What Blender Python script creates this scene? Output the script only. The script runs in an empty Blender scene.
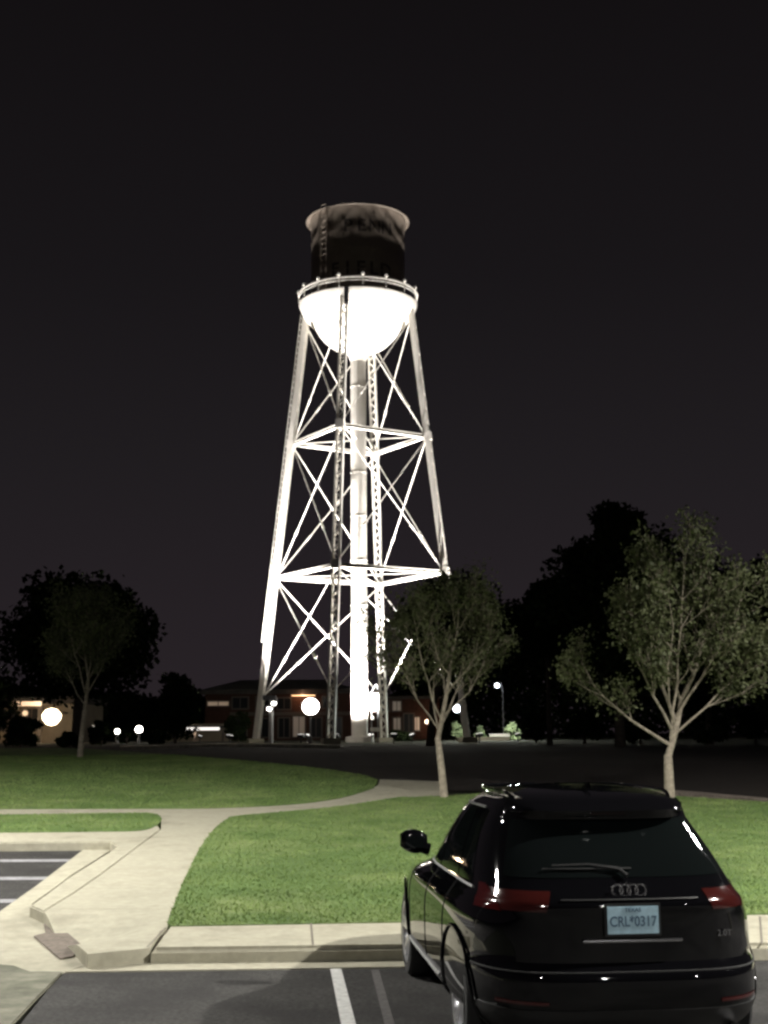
import bpy, bmesh, math, random
import numpy as np
from mathutils import Vector, Matrix
PI = math.pi
R = math.radians
rng = random.Random(7)
SC = bpy.context.scene
COL = SC.collection

# ------------------------------------------------------------------ camera
F = 1300.0; HC = 2.1; PITCH = math.atan((735 - 512) / F)
CP, SP = math.cos(PITCH), math.sin(PITCH)
cam_d = bpy.data.cameras.new('camera'); cam = bpy.data.objects.new('camera', cam_d); COL.objects.link(cam)
ROLL = R(0.4); CR, SR = math.cos(ROLL), math.sin(ROLL)
cam.matrix_world = Matrix.Translation((0, 0, HC)) @ Matrix.Rotation(PI / 2 + PITCH, 4, 'X') @ Matrix.Rotation(-ROLL, 4, 'Z')
cam_d.sensor_fit = 'VERTICAL'; cam_d.sensor_height = 36.0; cam_d.lens = 36.0 * F / 1024
cam_d.clip_start = 0.05; cam_d.clip_end = 3000
SC.camera = cam
SC.view_settings.view_transform = 'Standard'; SC.view_settings.look = 'None'
SC.view_settings.gamma = 1; SC.view_settings.exposure = 0.0
SC.view_settings.use_curve_mapping = False
SC.render.filter_size = 2.0
try:
    SC.cycles.pixel_filter_type = 'BLACKMAN_HARRIS'; SC.cycles.filter_width = 2.7
    SC.cycles.use_denoising = True
    SC.cycles.max_bounces = 6; SC.cycles.sample_clamp_indirect = 4.0
    SC.cycles.caustics_reflective = False; SC.cycles.caustics_refractive = False
except Exception:
    pass

# ------------------------------------------------------------------ night sky: city glow over a spent twilight
W = bpy.data.worlds.new('World'); SC.world = W; W.use_nodes = True
nt = W.node_tree; nt.nodes.clear()
out = nt.nodes.new('ShaderNodeOutputWorld')
bg = nt.nodes.new('ShaderNodeBackground'); bg.inputs[1].default_value = 1.0
tc = nt.nodes.new('ShaderNodeTexCoord'); sx = nt.nodes.new('ShaderNodeSeparateXYZ')
cr = nt.nodes.new('ShaderNodeValToRGB')
nt.links.new(tc.outputs['Generated'], sx.inputs[0]); nt.links.new(sx.outputs['Z'], cr.inputs[0])
els = cr.color_ramp.elements
els[0].position = 0.0; els[0].color = (0.0215, 0.0165, 0.0195, 1)
els[1].position = 0.09; els[1].color = (0.0185, 0.0145, 0.0172, 1)
for p, c in ((0.20, (0.0140, 0.0118, 0.0136, 1)), (0.34, (0.0092, 0.0078, 0.0090, 1)), (0.55, (0.0056, 0.0046, 0.0052, 1))):
    e = els.new(p); e.color = c
nt.links.new(cr.outputs[0], bg.inputs[0])
sky = nt.nodes.new('ShaderNodeTexSky'); sky.sky_type = 'NISHITA'; sky.sun_disc = False
sky.sun_elevation = R(-6); sky.sun_rotation = R(230)
bg2 = nt.nodes.new('ShaderNodeBackground'); bg2.inputs[1].default_value = 0.004
nt.links.new(sky.outputs[0], bg2.inputs[0])
ad = nt.nodes.new('ShaderNodeAddShader')
nt.links.new(bg.outputs[0], ad.inputs[0]); nt.links.new(bg2.outputs[0], ad.inputs[1])
nt.links.new(ad.outputs[0], out.inputs[0])

# ------------------------------------------------------------------ tagging
def tag(o, label=None, cat=None, group=None, kind=None):
    if label: o['label'] = label
    if cat: o['category'] = cat
    if group: o['group'] = group
    if kind: o['kind'] = kind
    return o
def empty(name, loc, rz=0.0, label=None, cat=None, group=None):
    o = bpy.data.objects.new(name, None); COL.objects.link(o)
    o.location = loc; o.rotation_euler = (0, 0, rz); o.empty_display_size = 0.2
    return tag(o, label, cat, group)
def children(o): return [c for c in COL.objects if c.parent == o]
def copy_tree(o, parent=None):
    c = o.copy(); COL.objects.link(c); c.parent = parent
    for ch in children(o): copy_tree(ch, c)
    return c

# ------------------------------------------------------------------ materials
def mat(name, col, rough=0.6, metal=0.0, spec=0.5, var=0.0, scale=4.0, bump=0.0, bscale=40.0, bdist=0.01, emit=None, estr=0.0,
        coat=0.0, col2=None, trans=0.0, alpha=1.0):
    m = bpy.data.materials.new(name); m.use_nodes = True
    n = m.node_tree; b = n.nodes['Principled BSDF']
    b.inputs['Base Color'].default_value = (*col, 1); b.inputs['Roughness'].default_value = rough
    b.inputs['Metallic'].default_value = metal; b.inputs['Specular IOR Level'].default_value = spec
    if coat: b.inputs['Coat Weight'].default_value = coat; b.inputs['Coat Roughness'].default_value = 0.03
    if trans: b.inputs['Transmission Weight'].default_value = trans
    if emit:
        b.inputs['Emission Color'].default_value = (*emit, 1); b.inputs['Emission Strength'].default_value = estr
    if var or col2:
        g = n.nodes.new('ShaderNodeTexCoord')
        a = n.nodes.new('ShaderNodeTexNoise'); a.inputs['Scale'].default_value = scale; a.inputs['Detail'].default_value = 8
        a.inputs['Roughness'].default_value = 0.65
        n.links.new(g.outputs['Object'], a.inputs['Vector'])
        r = n.nodes.new('ShaderNodeValToRGB')
        c1 = tuple(max(0, c * (1 - var)) for c in col); c2 = col2 if col2 else tuple(min(1, c * (1 + var)) for c in col)
        r.color_ramp.elements[0].position = 0.32; r.color_ramp.elements[0].color = (*c1, 1)
        r.color_ramp.elements[1].position = 0.68; r.color_ramp.elements[1].color = (*c2, 1)
        n.links.new(a.outputs['Fac'], r.inputs[0]); n.links.new(r.outputs[0], b.inputs['Base Color'])
    if bump:
        g = n.nodes.new('ShaderNodeTexCoord')
        a = n.nodes.new('ShaderNodeTexNoise'); a.inputs['Scale'].default_value = bscale; a.inputs['Detail'].default_value = 6
        n.links.new(g.outputs['Object'], a.inputs['Vector'])
        k = n.nodes.new('ShaderNodeBump'); k.inputs['Strength'].default_value = bump; k.inputs['Distance'].default_value = bdist
        n.links.new(a.outputs['Fac'], k.inputs['Height']); n.links.new(k.outputs[0], b.inputs['Normal'])
    return m

def layered(name, cA, cB, s1, s2, cC=None, s3=0.3, rough=0.9, bump=0.5, bs=60, bd=0.01, f2=0.5):
    """two noises multiplied, a third blends large patches in"""
    m = bpy.data.materials.new(name); m.use_nodes = True
    n = m.node_tree; b = n.nodes['Principled BSDF']; b.inputs['Roughness'].default_value = rough
    b.inputs['Specular IOR Level'].default_value = 0.25
    g = n.nodes.new('ShaderNodeTexCoord')
    def noise(s, d=8):
        a = n.nodes.new('ShaderNodeTexNoise'); a.inputs['Scale'].default_value = s; a.inputs['Detail'].default_value = d
        a.inputs['Roughness'].default_value = 0.7
        n.links.new(g.outputs['Object'], a.inputs['Vector']); return a
    def ramp(src, c0, c1, p0=0.35, p1=0.65):
        r = n.nodes.new('ShaderNodeValToRGB')
        r.color_ramp.elements[0].position = p0; r.color_ramp.elements[0].color = (*c0, 1)
        r.color_ramp.elements[1].position = p1; r.color_ramp.elements[1].color = (*c1, 1)
        n.links.new(src.outputs['Fac'], r.inputs[0]); return r
    r1 = ramp(noise(s1), cA, cB)
    r2 = ramp(noise(s2, 3), (1 - f2,) * 3, (1 + f2 * .6,) * 3, 0.3, 0.7)
    mx = n.nodes.new('ShaderNodeMix'); mx.data_type = 'RGBA'; mx.blend_type = 'MULTIPLY'; mx.inputs[0].default_value = 1
    n.links.new(r1.outputs[0], mx.inputs[6]); n.links.new(r2.outputs[0], mx.inputs[7])
    last = mx.outputs[2]
    if cC:
        k = n.nodes.new('ShaderNodeMix'); k.data_type = 'RGBA'
        r3 = ramp(noise(s3, 5), (0, 0, 0), (1, 1, 1), 0.48, 0.66)
        n.links.new(r3.outputs[0], k.inputs[0]); n.links.new(last, k.inputs[6]); k.inputs[7].default_value = (*cC, 1)
        last = k.outputs[2]
    n.links.new(last, b.inputs['Base Color'])
    k = n.nodes.new('ShaderNodeBump'); k.inputs['Strength'].default_value = bump; k.inputs['Distance'].default_value = bd
    n.links.new(noise(bs, 6).outputs['Fac'], k.inputs['Height']); n.links.new(k.outputs[0], b.inputs['Normal'])
    return m

M = {}
M['asphalt'] = layered('asphalt', (0.014, 0.0135, 0.013), (0.062, 0.060, 0.056), 24, 1.2, (0.018, 0.017, 0.017), 0.45, 0.85, 0.8, 90, 0.010, 0.45)
M['asphalt_far'] = layered('old_asphalt', (0.010, 0.008, 0.007), (0.022, 0.017, 0.014), 8, 0.5, None, 0.3, 0.9, 0.4, 20, 0.01, 0.3)
M['concrete'] = layered('concrete', (0.31, 0.295, 0.23), (0.40, 0.378, 0.29), 9, 0.9, (0.25, 0.235, 0.18), 0.9, 0.85, 0.35, 70, 0.006, 0.20)
M['concrete_dirty'] = layered('stained_concrete', (0.20, 0.19, 0.145), (0.34, 0.315, 0.25), 6, 1.5, (0.13, 0.125, 0.10), 0.9, 0.9, 0.4, 50, 0.006, 0.2)
M['concrete_dark'] = layered('dark_concrete', (0.12, 0.12, 0.09), (0.20, 0.195, 0.15), 5, 1.5, (0.07, 0.075, 0.05), 0.9, 0.9, 0.5, 50, 0.006, 0.25)
M['ramp_brick'] = layered('ramp_flare_paving', (0.11, 0.092, 0.075), (0.19, 0.16, 0.135), 14, 3, None, 1, 0.9, 0.6, 60, 0.008, 0.2)
M['lawn'] = layered('lawn', (0.068, 0.115, 0.034), (0.110, 0.168, 0.054), 9, 0.8, (0.145, 0.185, 0.070), 0.45, 0.95, 0.45, 40, 0.02, 0.30)
M['ground'] = layered('ground', (0.010, 0.013, 0.006), (0.022, 0.024, 0.013), 3, 0.2, None, 1, 0.95, 0.5, 8, 0.03, 0.3)
M['blade'] = mat('grass_blade', (0.125, 0.205, 0.055), 0.7, spec=0.15, var=0.25, scale=0.9, col2=(0.20, 0.27, 0.09))
M['paint'] = mat('road_paint', (0.62, 0.62, 0.60), 0.7, var=0.25, scale=14)
M['paint_shaded'] = mat('shaded_road_paint', (0.075, 0.07, 0.068), 0.8, var=0.4, scale=14)  # white line lying in shadow, the shade put into its colour
M['paint_mid'] = mat('worn_road_paint', (0.22, 0.22, 0.23), 0.8, var=0.4, scale=9)
M['soil'] = mat('dark_hole', (0.01, 0.01, 0.01), 0.9)
M['joint'] = mat('joint', (0.14, 0.125, 0.10), 0.9)
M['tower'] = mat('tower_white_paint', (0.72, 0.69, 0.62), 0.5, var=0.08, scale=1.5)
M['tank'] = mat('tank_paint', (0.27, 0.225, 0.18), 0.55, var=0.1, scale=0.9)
M['tank_dark'] = mat('tank_lettering', (0.085, 0.07, 0.06), 0.6)
M['dark_metal'] = mat('dark_metal', (0.03, 0.03, 0.032), 0.5)
M['grey_metal'] = mat('grey_metal', (0.25, 0.25, 0.25), 0.5, 0.4)
M['black_paint'] = mat('car_black_paint', (0.002, 0.002, 0.0025), 0.3, spec=0.0, coat=1.0)
M['car_glass'] = mat('car_glass', (0.003, 0.004, 0.004), 0.03, spec=0.55)
M['trim'] = mat('black_trim', (0.008, 0.008, 0.008), 0.45)
M['chrome'] = mat('chrome', (0.72, 0.72, 0.74), 0.14, 1.0)
M['rim'] = mat('alloy_rim', (0.62, 0.62, 0.64), 0.28, 0.9)
M['rubber'] = mat('rubber', (0.012, 0.012, 0.012), 0.85)
M['red_lens'] = mat('red_lens', (0.035, 0.0018, 0.0015), 0.08, coat=1.0)
M['clear_lens'] = mat('clear_lens', (0.035, 0.006, 0.005), 0.10, 0.2, coat=1.0)
M['plate'] = mat('plate_face', (0.36, 0.52, 0.60), 0.4, var=0.12, scale=30)
M['plate_ink'] = mat('plate_ink', (0.07, 0.12, 0.17), 0.5)
M['bark'] = mat('pale_bark', (0.30, 0.26, 0.20), 0.9, var=0.4, scale=9, bump=0.8, bscale=25, bdist=0.02)
M['bark_dark'] = mat('dark_bark', (0.08, 0.065, 0.05), 0.9, var=0.4, scale=6)
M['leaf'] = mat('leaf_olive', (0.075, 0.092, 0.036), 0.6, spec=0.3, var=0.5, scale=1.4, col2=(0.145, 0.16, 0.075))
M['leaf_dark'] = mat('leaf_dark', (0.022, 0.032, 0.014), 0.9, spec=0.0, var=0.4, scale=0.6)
M['brick'] = layered('brick_wall', (0.042, 0.020, 0.014), (0.075, 0.034, 0.024), 6, 0.4, None, 1, 0.9, 0.2, 10, 0.01, 0.2)
M['cream_wall'] = mat('cream_wall', (0.20, 0.175, 0.135), 0.8, var=0.15, scale=1)
M['roof'] = mat('roof_dark', (0.05, 0.045, 0.042), 0.9, var=0.3, scale=1)
M['glass_dark'] = mat('window_glass_dark', (0.02, 0.022, 0.025), 0.08)
M['frame'] = mat('window_frame', (0.08, 0.065, 0.055), 0.6)
def glow(name, c, s): return mat(name, (0.8, 0.8, 0.8), 0.5, emit=c, estr=s)
M['win_warm'] = glow('window_lit_warm', (1.0, 0.55, 0.28), 0.025)
M['win_cream'] = glow('window_lit_cream', (1.0, 0.66, 0.42), 0.15)
M['lamp_white'] = glow('lamp_white', (1.0, 0.94, 0.86), 12)
M['lamp_warm'] = glow('lamp_warm', (1.0, 0.80, 0.52), 8)
M['lamp_cool'] = glow('lamp_cool', (0.86, 0.92, 1.0), 7)
M['lamp_lot'] = glow('lamp_lot', (1.0, 0.97, 0.95), 500)
M['flood_lens'] = glow('flood_lens', (1.0, .95, .9), 1.5)
M['tube'] = glow('lit_strip', (1.0, 0.93, 0.86), 1.3)

# ------------------------------------------------------------------ mesh builder
class MB:
    def __init__(s): s.v = []; s.f = []; s.m = []
    def quadstrip(s, rings, close=True, cap0=False, cap1=False, mi=0):
        n = len(rings[0]); b = len(s.v)
        for r in rings: s.v += [tuple(p) for p in r]
        for i in range(len(rings) - 1):
            for j in range(n if close else n - 1):
                a = b + i * n + j; c = b + i * n + (j + 1) % n
                s.f.append((a, c, c + n, a + n)); s.m.append(mi)
        if cap0: s.f.append(tuple(b + j for j in range(n))[::-1]); s.m.append(mi)
        if cap1: s.f.append(tuple(b + (len(rings) - 1) * n + j for j in range(n))); s.m.append(mi)
    def box(s, c, size, M3=None, mi=0):
        hx, hy, hz = size[0] / 2, size[1] / 2, size[2] / 2
        b = len(s.v)
        for z in (-hz, hz):
            for x, y in ((-hx, -hy), (hx, -hy), (hx, hy), (-hx, hy)):
                p = Vector((x, y, z))
                if M3 is not None: p = M3 @ p
                s.v.append((p.x + c[0], p.y + c[1], p.z + c[2]))
        for q in ((0, 3, 2, 1), (4, 5, 6, 7), (0, 1, 5, 4), (1, 2, 6, 5), (2, 3, 7, 6), (3, 0, 4, 7)):
            s.f.append(tuple(b + i for i in q)); s.m.append(mi)
    def bar(s, a, b2, w, t=None, up=(0, 0, 1), mi=0):
        a = Vector(a); b2 = Vector(b2); d = b2 - a; L = d.length
        z = d.normalized(); u = Vector(up)
        if abs(z.dot(u)) > 0.98: u = Vector((1, 0, 0))
        x = u.cross(z).normalized(); y = z.cross(x)
        m = Matrix((x, y, z)).transposed()
        s.box((a + b2) / 2, (w, t or w, L), m, mi)
    def tube(s, pts, rad, n=8, mi=0, cap=True):
        pts = [Vector(p) for p in pts]
        if not hasattr(rad, '__len__'): rad = [rad] * len(pts)
        rings = []; px = None
        for i, p in enumerate(pts):
            d = (pts[min(i + 1, len(pts) - 1)] - pts[max(i - 1, 0)]).normalized()
            if px is None:
                u = Vector((0, 0, 1)) if abs(d.z) < 0.9 else Vector((1, 0, 0))
                px = u.cross(d).normalized()
            else:
                px = (px - d * px.dot(d)).normalized()
            py = d.cross(px)
            rings.append([p + (px * math.cos(2 * PI * k / n) + py * math.sin(2 * PI * k / n)) * rad[i] for k in range(n)])
        s.quadstrip(rings, True, cap, cap, mi)
    def lathe(s, prof, c=(0, 0, 0), n=48, axis='z', mi=0, cap0=False, cap1=False, a0=0, a1=2 * PI):
        rings = []
        for r, h in prof:
            ring = []
            for k in range(n):
                t = a0 + (a1 - a0) * k / n
                x, y = r * math.cos(t), r * math.sin(t)
                ring.append((c[0] + x, c[1] + y, c[2] + h) if axis == 'z' else (c[0] + h, c[1] + x, c[2] + y))
            rings.append(ring)
        s.quadstrip(rings, True, cap0, cap1, mi)
    def build(s, name, mats, parent=None, smooth=False, bevel=0, normals=True):
        me = bpy.data.meshes.new(name); me.from_pydata(s.v, [], s.f)
        if not isinstance(mats, (list, tuple)): mats = [mats]
        for m in mats: me.materials.append(m)
        me.polygons.foreach_set('material_index', s.m)
        if normals:
            bm = bmesh.new(); bm.from_mesh(me); bmesh.ops.recalc_face_normals(bm, faces=bm.faces)
            if bevel: bmesh.ops.bevel(bm, geom=list(bm.edges), offset=bevel, segments=2, affect='EDGES', clamp_overlap=True)
            bm.to_mesh(me); bm.free()
        if smooth:
            me.polygons.foreach_set('use_smooth', [True] * len(me.polygons))
            if smooth != 'all':
                try: me.set_sharp_from_angle(angle=R(smooth if smooth is not True else 40))
                except Exception: pass
        o = bpy.data.objects.new(name, me); COL.objects.link(o)
        if parent: o.parent = parent
        return o

# ------------------------------------------------------------------ terrain and pixel rays
TP = [(-60, 0), (12.4, 0), (18, .13), (25, .38), (30, .62), (34, .93), (38, 1.22), (45, 1.50), (60, 1.62), (75, 1.70), (150, 1.80), (400, 1.9), (1500, 1.9)]
def T(y, x=0):
    return float(np.interp(y, [p[0] for p in TP], [p[1] for p in TP]))
def ray(px, py):
    a_, b_ = (px - 384) / F, (512 - py) / F
    dx = a_ * CR + b_ * SR; dy = -a_ * SR + b_ * CR
    return Vector((dx, CP - dy * SP, SP + dy * CP))
def gp(px, py, off=0.0):
    d = ray(px, py); lo, hi = 3.0, 1400.0
    last = 3.0; t = 3.0
    while t < 1400:
        y = d.y * t
        if HC + d.z * t <= T(y) + off: break
        last = t; t *= 1.01
    lo, hi = last, t
    for _ in range(40):
        m_ = (lo + hi) / 2
        if HC + d.z * m_ <= T(d.y * m_) + off: hi = m_
        else: lo = m_
    return (d.x * hi, d.y * hi)
def at(px, py, Y):
    d = ray(px, py); t = Y / d.y
    return Vector((d.x * t, Y, HC + d.z * t))
def Zat(py, Y, px=384): return at(px, py, Y).z
def Xat(px, py, Y): return at(px, py, Y).x

def surf(name, poly, off, material, depth=0.0, ys=None, extra=None, parent=None, kind='structure', chamfer=0.0, xs=None, drop=None):
    """a sheet (or slab with sides, depth below) that follows the terrain"""
    bm = bmesh.new()
    vs = [bm.verts.new((p[0], p[1], 0)) for p in poly]
    bm.faces.new(vs)
    y0 = min(p[1] for p in poly); y1 = max(p[1] for p in poly)
    cuts = sorted(set([p[0] for p in TP] + [y0 + (y1 - y0) * k / 8 for k in range(1, 8)]))
    for c in cuts:
        if y0 < c < y1:
            bmesh.ops.bisect_plane(bm, geom=list(bm.verts) + list(bm.edges) + list(bm.faces), plane_co=(0, c, 0), plane_no=(0, 1, 0))
    if drop:
        (cx_, cy_), rad_, dz_ = drop
        for k in range(-6, 7):
            for co, no in (((cx_ + rad_ * k / 6, 0, 0), (1, 0, 0)), ((0, cy_ + rad_ * k / 6, 0), (0, 1, 0))):
                bmesh.ops.bisect_plane(bm, geom=list(bm.verts) + list(bm.edges) + list(bm.faces), plane_co=co, plane_no=no)
    bmesh.ops.triangulate(bm, faces=bm.faces)
    for v in bm.verts:
        v.co.z = T(v.co.y) + off
        if drop:
            q = max(0.0, 1 - math.hypot(v.co.x - cx_, v.co.y - cy_) / rad_); v.co.z -= dz_ * q * q * (3 - 2 * q)
    for f in bm.faces:
        f.normal_update()
        if f.normal.z < 0: f.normal_flip()
    if depth:
        be = [e for e in bm.edges if len(e.link_faces) == 1]
        r = bmesh.ops.extrude_edge_only(bm, edges=be)
        for v in [g for g in r['geom'] if isinstance(g, bmesh.types.BMVert)]: v.co.z -= depth
        bmesh.ops.recalc_face_normals(bm, faces=bm.faces)
        if chamfer:
            top = [e for e in be if e.is_valid]
            bmesh.ops.bevel(bm, geom=top, offset=chamfer, segments=3, affect='EDGES', clamp_overlap=True)
    me = bpy.data.meshes.new(name); bm.to_mesh(me); bm.free(); me.materials.append(material)
    o = bpy.data.objects.new(name, me); COL.objects.link(o)
    if parent: o.parent = parent
    else: tag(o, kind=kind)
    return o

def smooth_poly(pts, n=6):
    """Catmull-Rom through an open list of 2D points"""
    out = []
    P = [pts[0]] + list(pts) + [pts[-1]]
    for i in range(1, len(P) - 2):
        for k in range(n):
            t = k / n
            out.append(tuple(0.5 * ((2 * P[i][j]) + (-P[i - 1][j] + P[i + 1][j]) * t + (2 * P[i - 1][j] - 5 * P[i][j] + 4 * P[i + 1][j] - P[i + 2][j]) * t * t
                             + (-P[i - 1][j] + 3 * P[i][j] - 3 * P[i + 1][j] + P[i + 2][j]) * t ** 3) for j in range(2)))
    out.append(tuple(pts[-1])); return out
G = lambda pts, off=0.15: [gp(x, y, off) for x, y in pts]

# base ground to the horizon
gy = [-60, 5, 12.4, 18, 25, 30, 34, 38, 45, 60, 75, 150, 400, 1500]
mb = MB(); mb.quadstrip([[(-900, y, T(y) - 0.03), (900, y, T(y) - 0.03)] for y in gy], close=False)
tag(mb.build('ground', M['ground']), kind='structure')

# the two parking surfaces
kerb_front_L = gp(62, 962, 0.0); 
park = [(-40, -40), (40, -40), (40, gp(768, 955, 0)[1] + 1.5), (2, 13.0), gp(150, 960, 0), gp(62, 972, 0), gp(-160, 1250, 0), (-40, 4)]
surf('parking_lot', park, 0.0, M['asphalt'])
leftlot = [gp(-500, 846, 0), gp(96, 846, 0), gp(40, 893, 0), gp(0, 918, 0), gp(-120, 1000, 0), (-30, 9.0)]
surf('side_parking_lot', leftlot, 0.001, M['asphalt'])

# lawns (slabs 15 cm above the paving)
up_edge = smooth_poly([(-400, 748), (-100, 749), (60, 748), (150, 753), (271, 763), (352, 773), (378, 780)])
low_edge = smooth_poly([(374, 788), (340, 798), (290, 804.5), (215, 808), (150, 808.5), (0, 809), (-400, 811)])
lawn_up = G(up_edge) + G(low_edge)
surf('lawn', lawn_up, 0.15, M['lawn'], 0.2)
front = [(-2.2 + 0, 0)]
right_lawn = G(smooth_poly([(230, 817), (215, 828), (200, 848), (184, 880), (176, 900), (168, 921), (172, 926)])) + G([(400, 922), (768, 914), (1100, 907)]) \
    + G([(1100, 812), (768, 802), (640, 794), (520, 790), (440, 796), (415, 797)]) + G(smooth_poly([(400, 797), (340, 806), (280, 812), (245, 815), (230, 817)]))
surf('lawn', right_lawn, 0.154, M['lawn'], 0.2)
strip = G(smooth_poly([(-400, 816), (0, 814.5), (120, 813), (152, 813.5), (161, 818), (157, 825), (140, 830.5), (100, 831.5), (0, 832.5), (-400, 834)]))
surf('lawn', strip, 0.154, M['lawn'], 0.2)

# walks and kerbs (concrete, top 0.15)
walk = G([(-400, 809.6), (0, 808.2), (150, 807.5), (215, 807)]) + G(smooth_poly([(290, 803.5), (340, 797), (374, 787), (380, 779)])) + G([(440, 781), (440, 797)]) \
    + G(smooth_poly([(400, 798), (340, 807), (280, 813), (245, 816), (229, 818.5), (215, 829), (200, 849), (184, 881), (176, 901), (167, 927)])) \
    + G([(160, 930), (150, 947), (88, 953), (82, 948), (44, 911), (75, 892), (161, 829)]) + G([(161, 815), (150, 812), (0, 815), (-400, 817)])
surf('path', walk, 0.142, M['concrete'], 0.14, chamfer=0.015, drop=(gp(58, 938, .05), 1.15, .15))
kb = G([(167, 926), (400, 922), (768, 914), (1100, 907)]) + G([(1100, 936), (768, 943.5), (400, 945), (151, 948)])
surf('kerb', kb, 0.150, M['concrete'], 0.17, chamfer=0.045)
# left lot kerb: back kerb and the diagonal one
kb2 = G([(-400, 834), (0, 832.3), (100, 831.3), (140, 830.3), (158, 825), (161, 829), (75, 892), (44, 911), (30, 905), (70, 876), (118, 846), (110, 841), (0, 842), (-400, 844)])
surf('kerb', kb2, 0.146, M['concrete'], 0.17, chamfer=0.02)
gut2 = G([(-400, 843), (0, 841.5), (112, 840.5), (120, 845), (72, 875), (30, 906), (36, 916), (0, 945), (-30, 965), (-80, 955), (0, 912), (85, 849), (0, 850), (-400, 852)], 0.0)
surf('gutter', gut2, 0.010, M['concrete'], 0.02)
# gutter of the main lot and the apron at the corner
gut = G([(60, 955), (1100, 930), (1100, 954), (768, 960), (400, 968), (62, 973)], 0.0)
surf('gutter', gut, 0.012, M['concrete'], 0.02)
apron = G([(30, 905), (46, 911), (60, 930), (90, 955), (100, 962), (62, 974), (36, 1000), (8, 1030), (-60, 1100), (-200, 1100), (-90, 985), (-40, 960), (0, 930)], 0.0)
surf('driveway_apron', apron, 0.016, M['concrete'], 0.02)
apron_low = G([(-60, 962), (14, 968), (30, 974), (62, 974), (36, 1000), (8, 1030), (-60, 1100), (-140, 1100)], 0.0)
surf('driveway_apron', apron_low, 0.022, M['concrete_dark'], 0.02)  # darker, greener concrete over the lower part of the apron
fl = G([(44, 921), (46, 930), (34, 933), (60, 955), (73, 953), (84, 944), (62, 925)], 0.06)
surf('kerb_ramp', fl, 0.034, M['ramp_brick'], 0.03)
# road behind the lawn
road = G(smooth_poly([(1200, 812), (768, 800), (640, 791), (540, 786), (450, 785), (430, 783), (380, 781), (352, 775), (271, 764.5), (150, 754.5), (60, 750)])) + G([(60, 746.5), (250, 746.5), (600, 747), (1200, 750)], 0.0)
surf('road', road, 0.02, M['asphalt_far'])
# pale kerb lines on the road's far side
kk = G([(120, 746.2), (215, 743.4), (262, 743.6), (340, 745), (340, 746.2), (262, 745), (215, 745), (120, 748)], 0.1)
surf('kerb', kk, 0.13, M['concrete_dirty'], 0.13)
kk = G(smooth_poly([(560, 781), (640, 786), (768, 797)])) + G(smooth_poly([(768, 799), (640, 788), (560, 782.5)]))
surf('kerb', kk, 0.13, M['ramp_brick'], 0.13)

# joints in the walk
jb = MB()
def joint(a, b, w=0.014, off=0.1455):
    a = Vector((*gp(*a, .145), 0)); b = Vector((*gp(*b, .145), 0)); d = (b - a).normalized(); nn = Vector((-d.y, d.x, 0)) * w / 2
    N = 6
    ring = []
    for k in range(N + 1):
        p = a.lerp(b, k / N); ring.append([(p.x + nn.x, p.y + nn.y, T(p.y) + off), (p.x - nn.x, p.y - nn.y, T(p.y) + off)])
    jb.quadstrip(ring, close=False)
joint((50, 909), (173, 909)); joint((147, 947), (166, 927)); joint((78, 888), (180, 888)); joint((104, 869), (189, 869)); joint((128, 851), (198, 851))
joint((148, 837), (209, 837)); joint((161, 825), (220, 825))
for x in (311, 555, 760): joint((x, 924 - (x - 311) * .015), (x + 2, 946 - (x - 311) * .004), 0.02, 0.1535)
tag(jb.build('path_joints', M['joint']), kind='structure')

# painted lines
def stripe(name, pts, m, off=0.004):
    return surf(name, [gp(x, y, 0) for x, y in pts], off, m)
stripe('stall_line', [(330, 968), (341, 968), (368, 1070), (350, 1070)], M['paint'])
stripe('stall_line', [(371, 970), (379, 970), (408, 1070), (396, 1070)], M['paint_shaded'])
stripe('stall_line', [(-300, 861), (72, 859.5), (70, 862), (-300, 863.5)], M['paint_mid'], 0.005)
stripe('stall_line', [(-300, 879), (50, 877), (46, 880), (-300, 882)], M['paint_mid'], 0.005)
stripe('stall_line', [(-300, 902), (17, 899.5), (12, 903), (-300, 906)], M['paint_mid'], 0.005)

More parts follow.
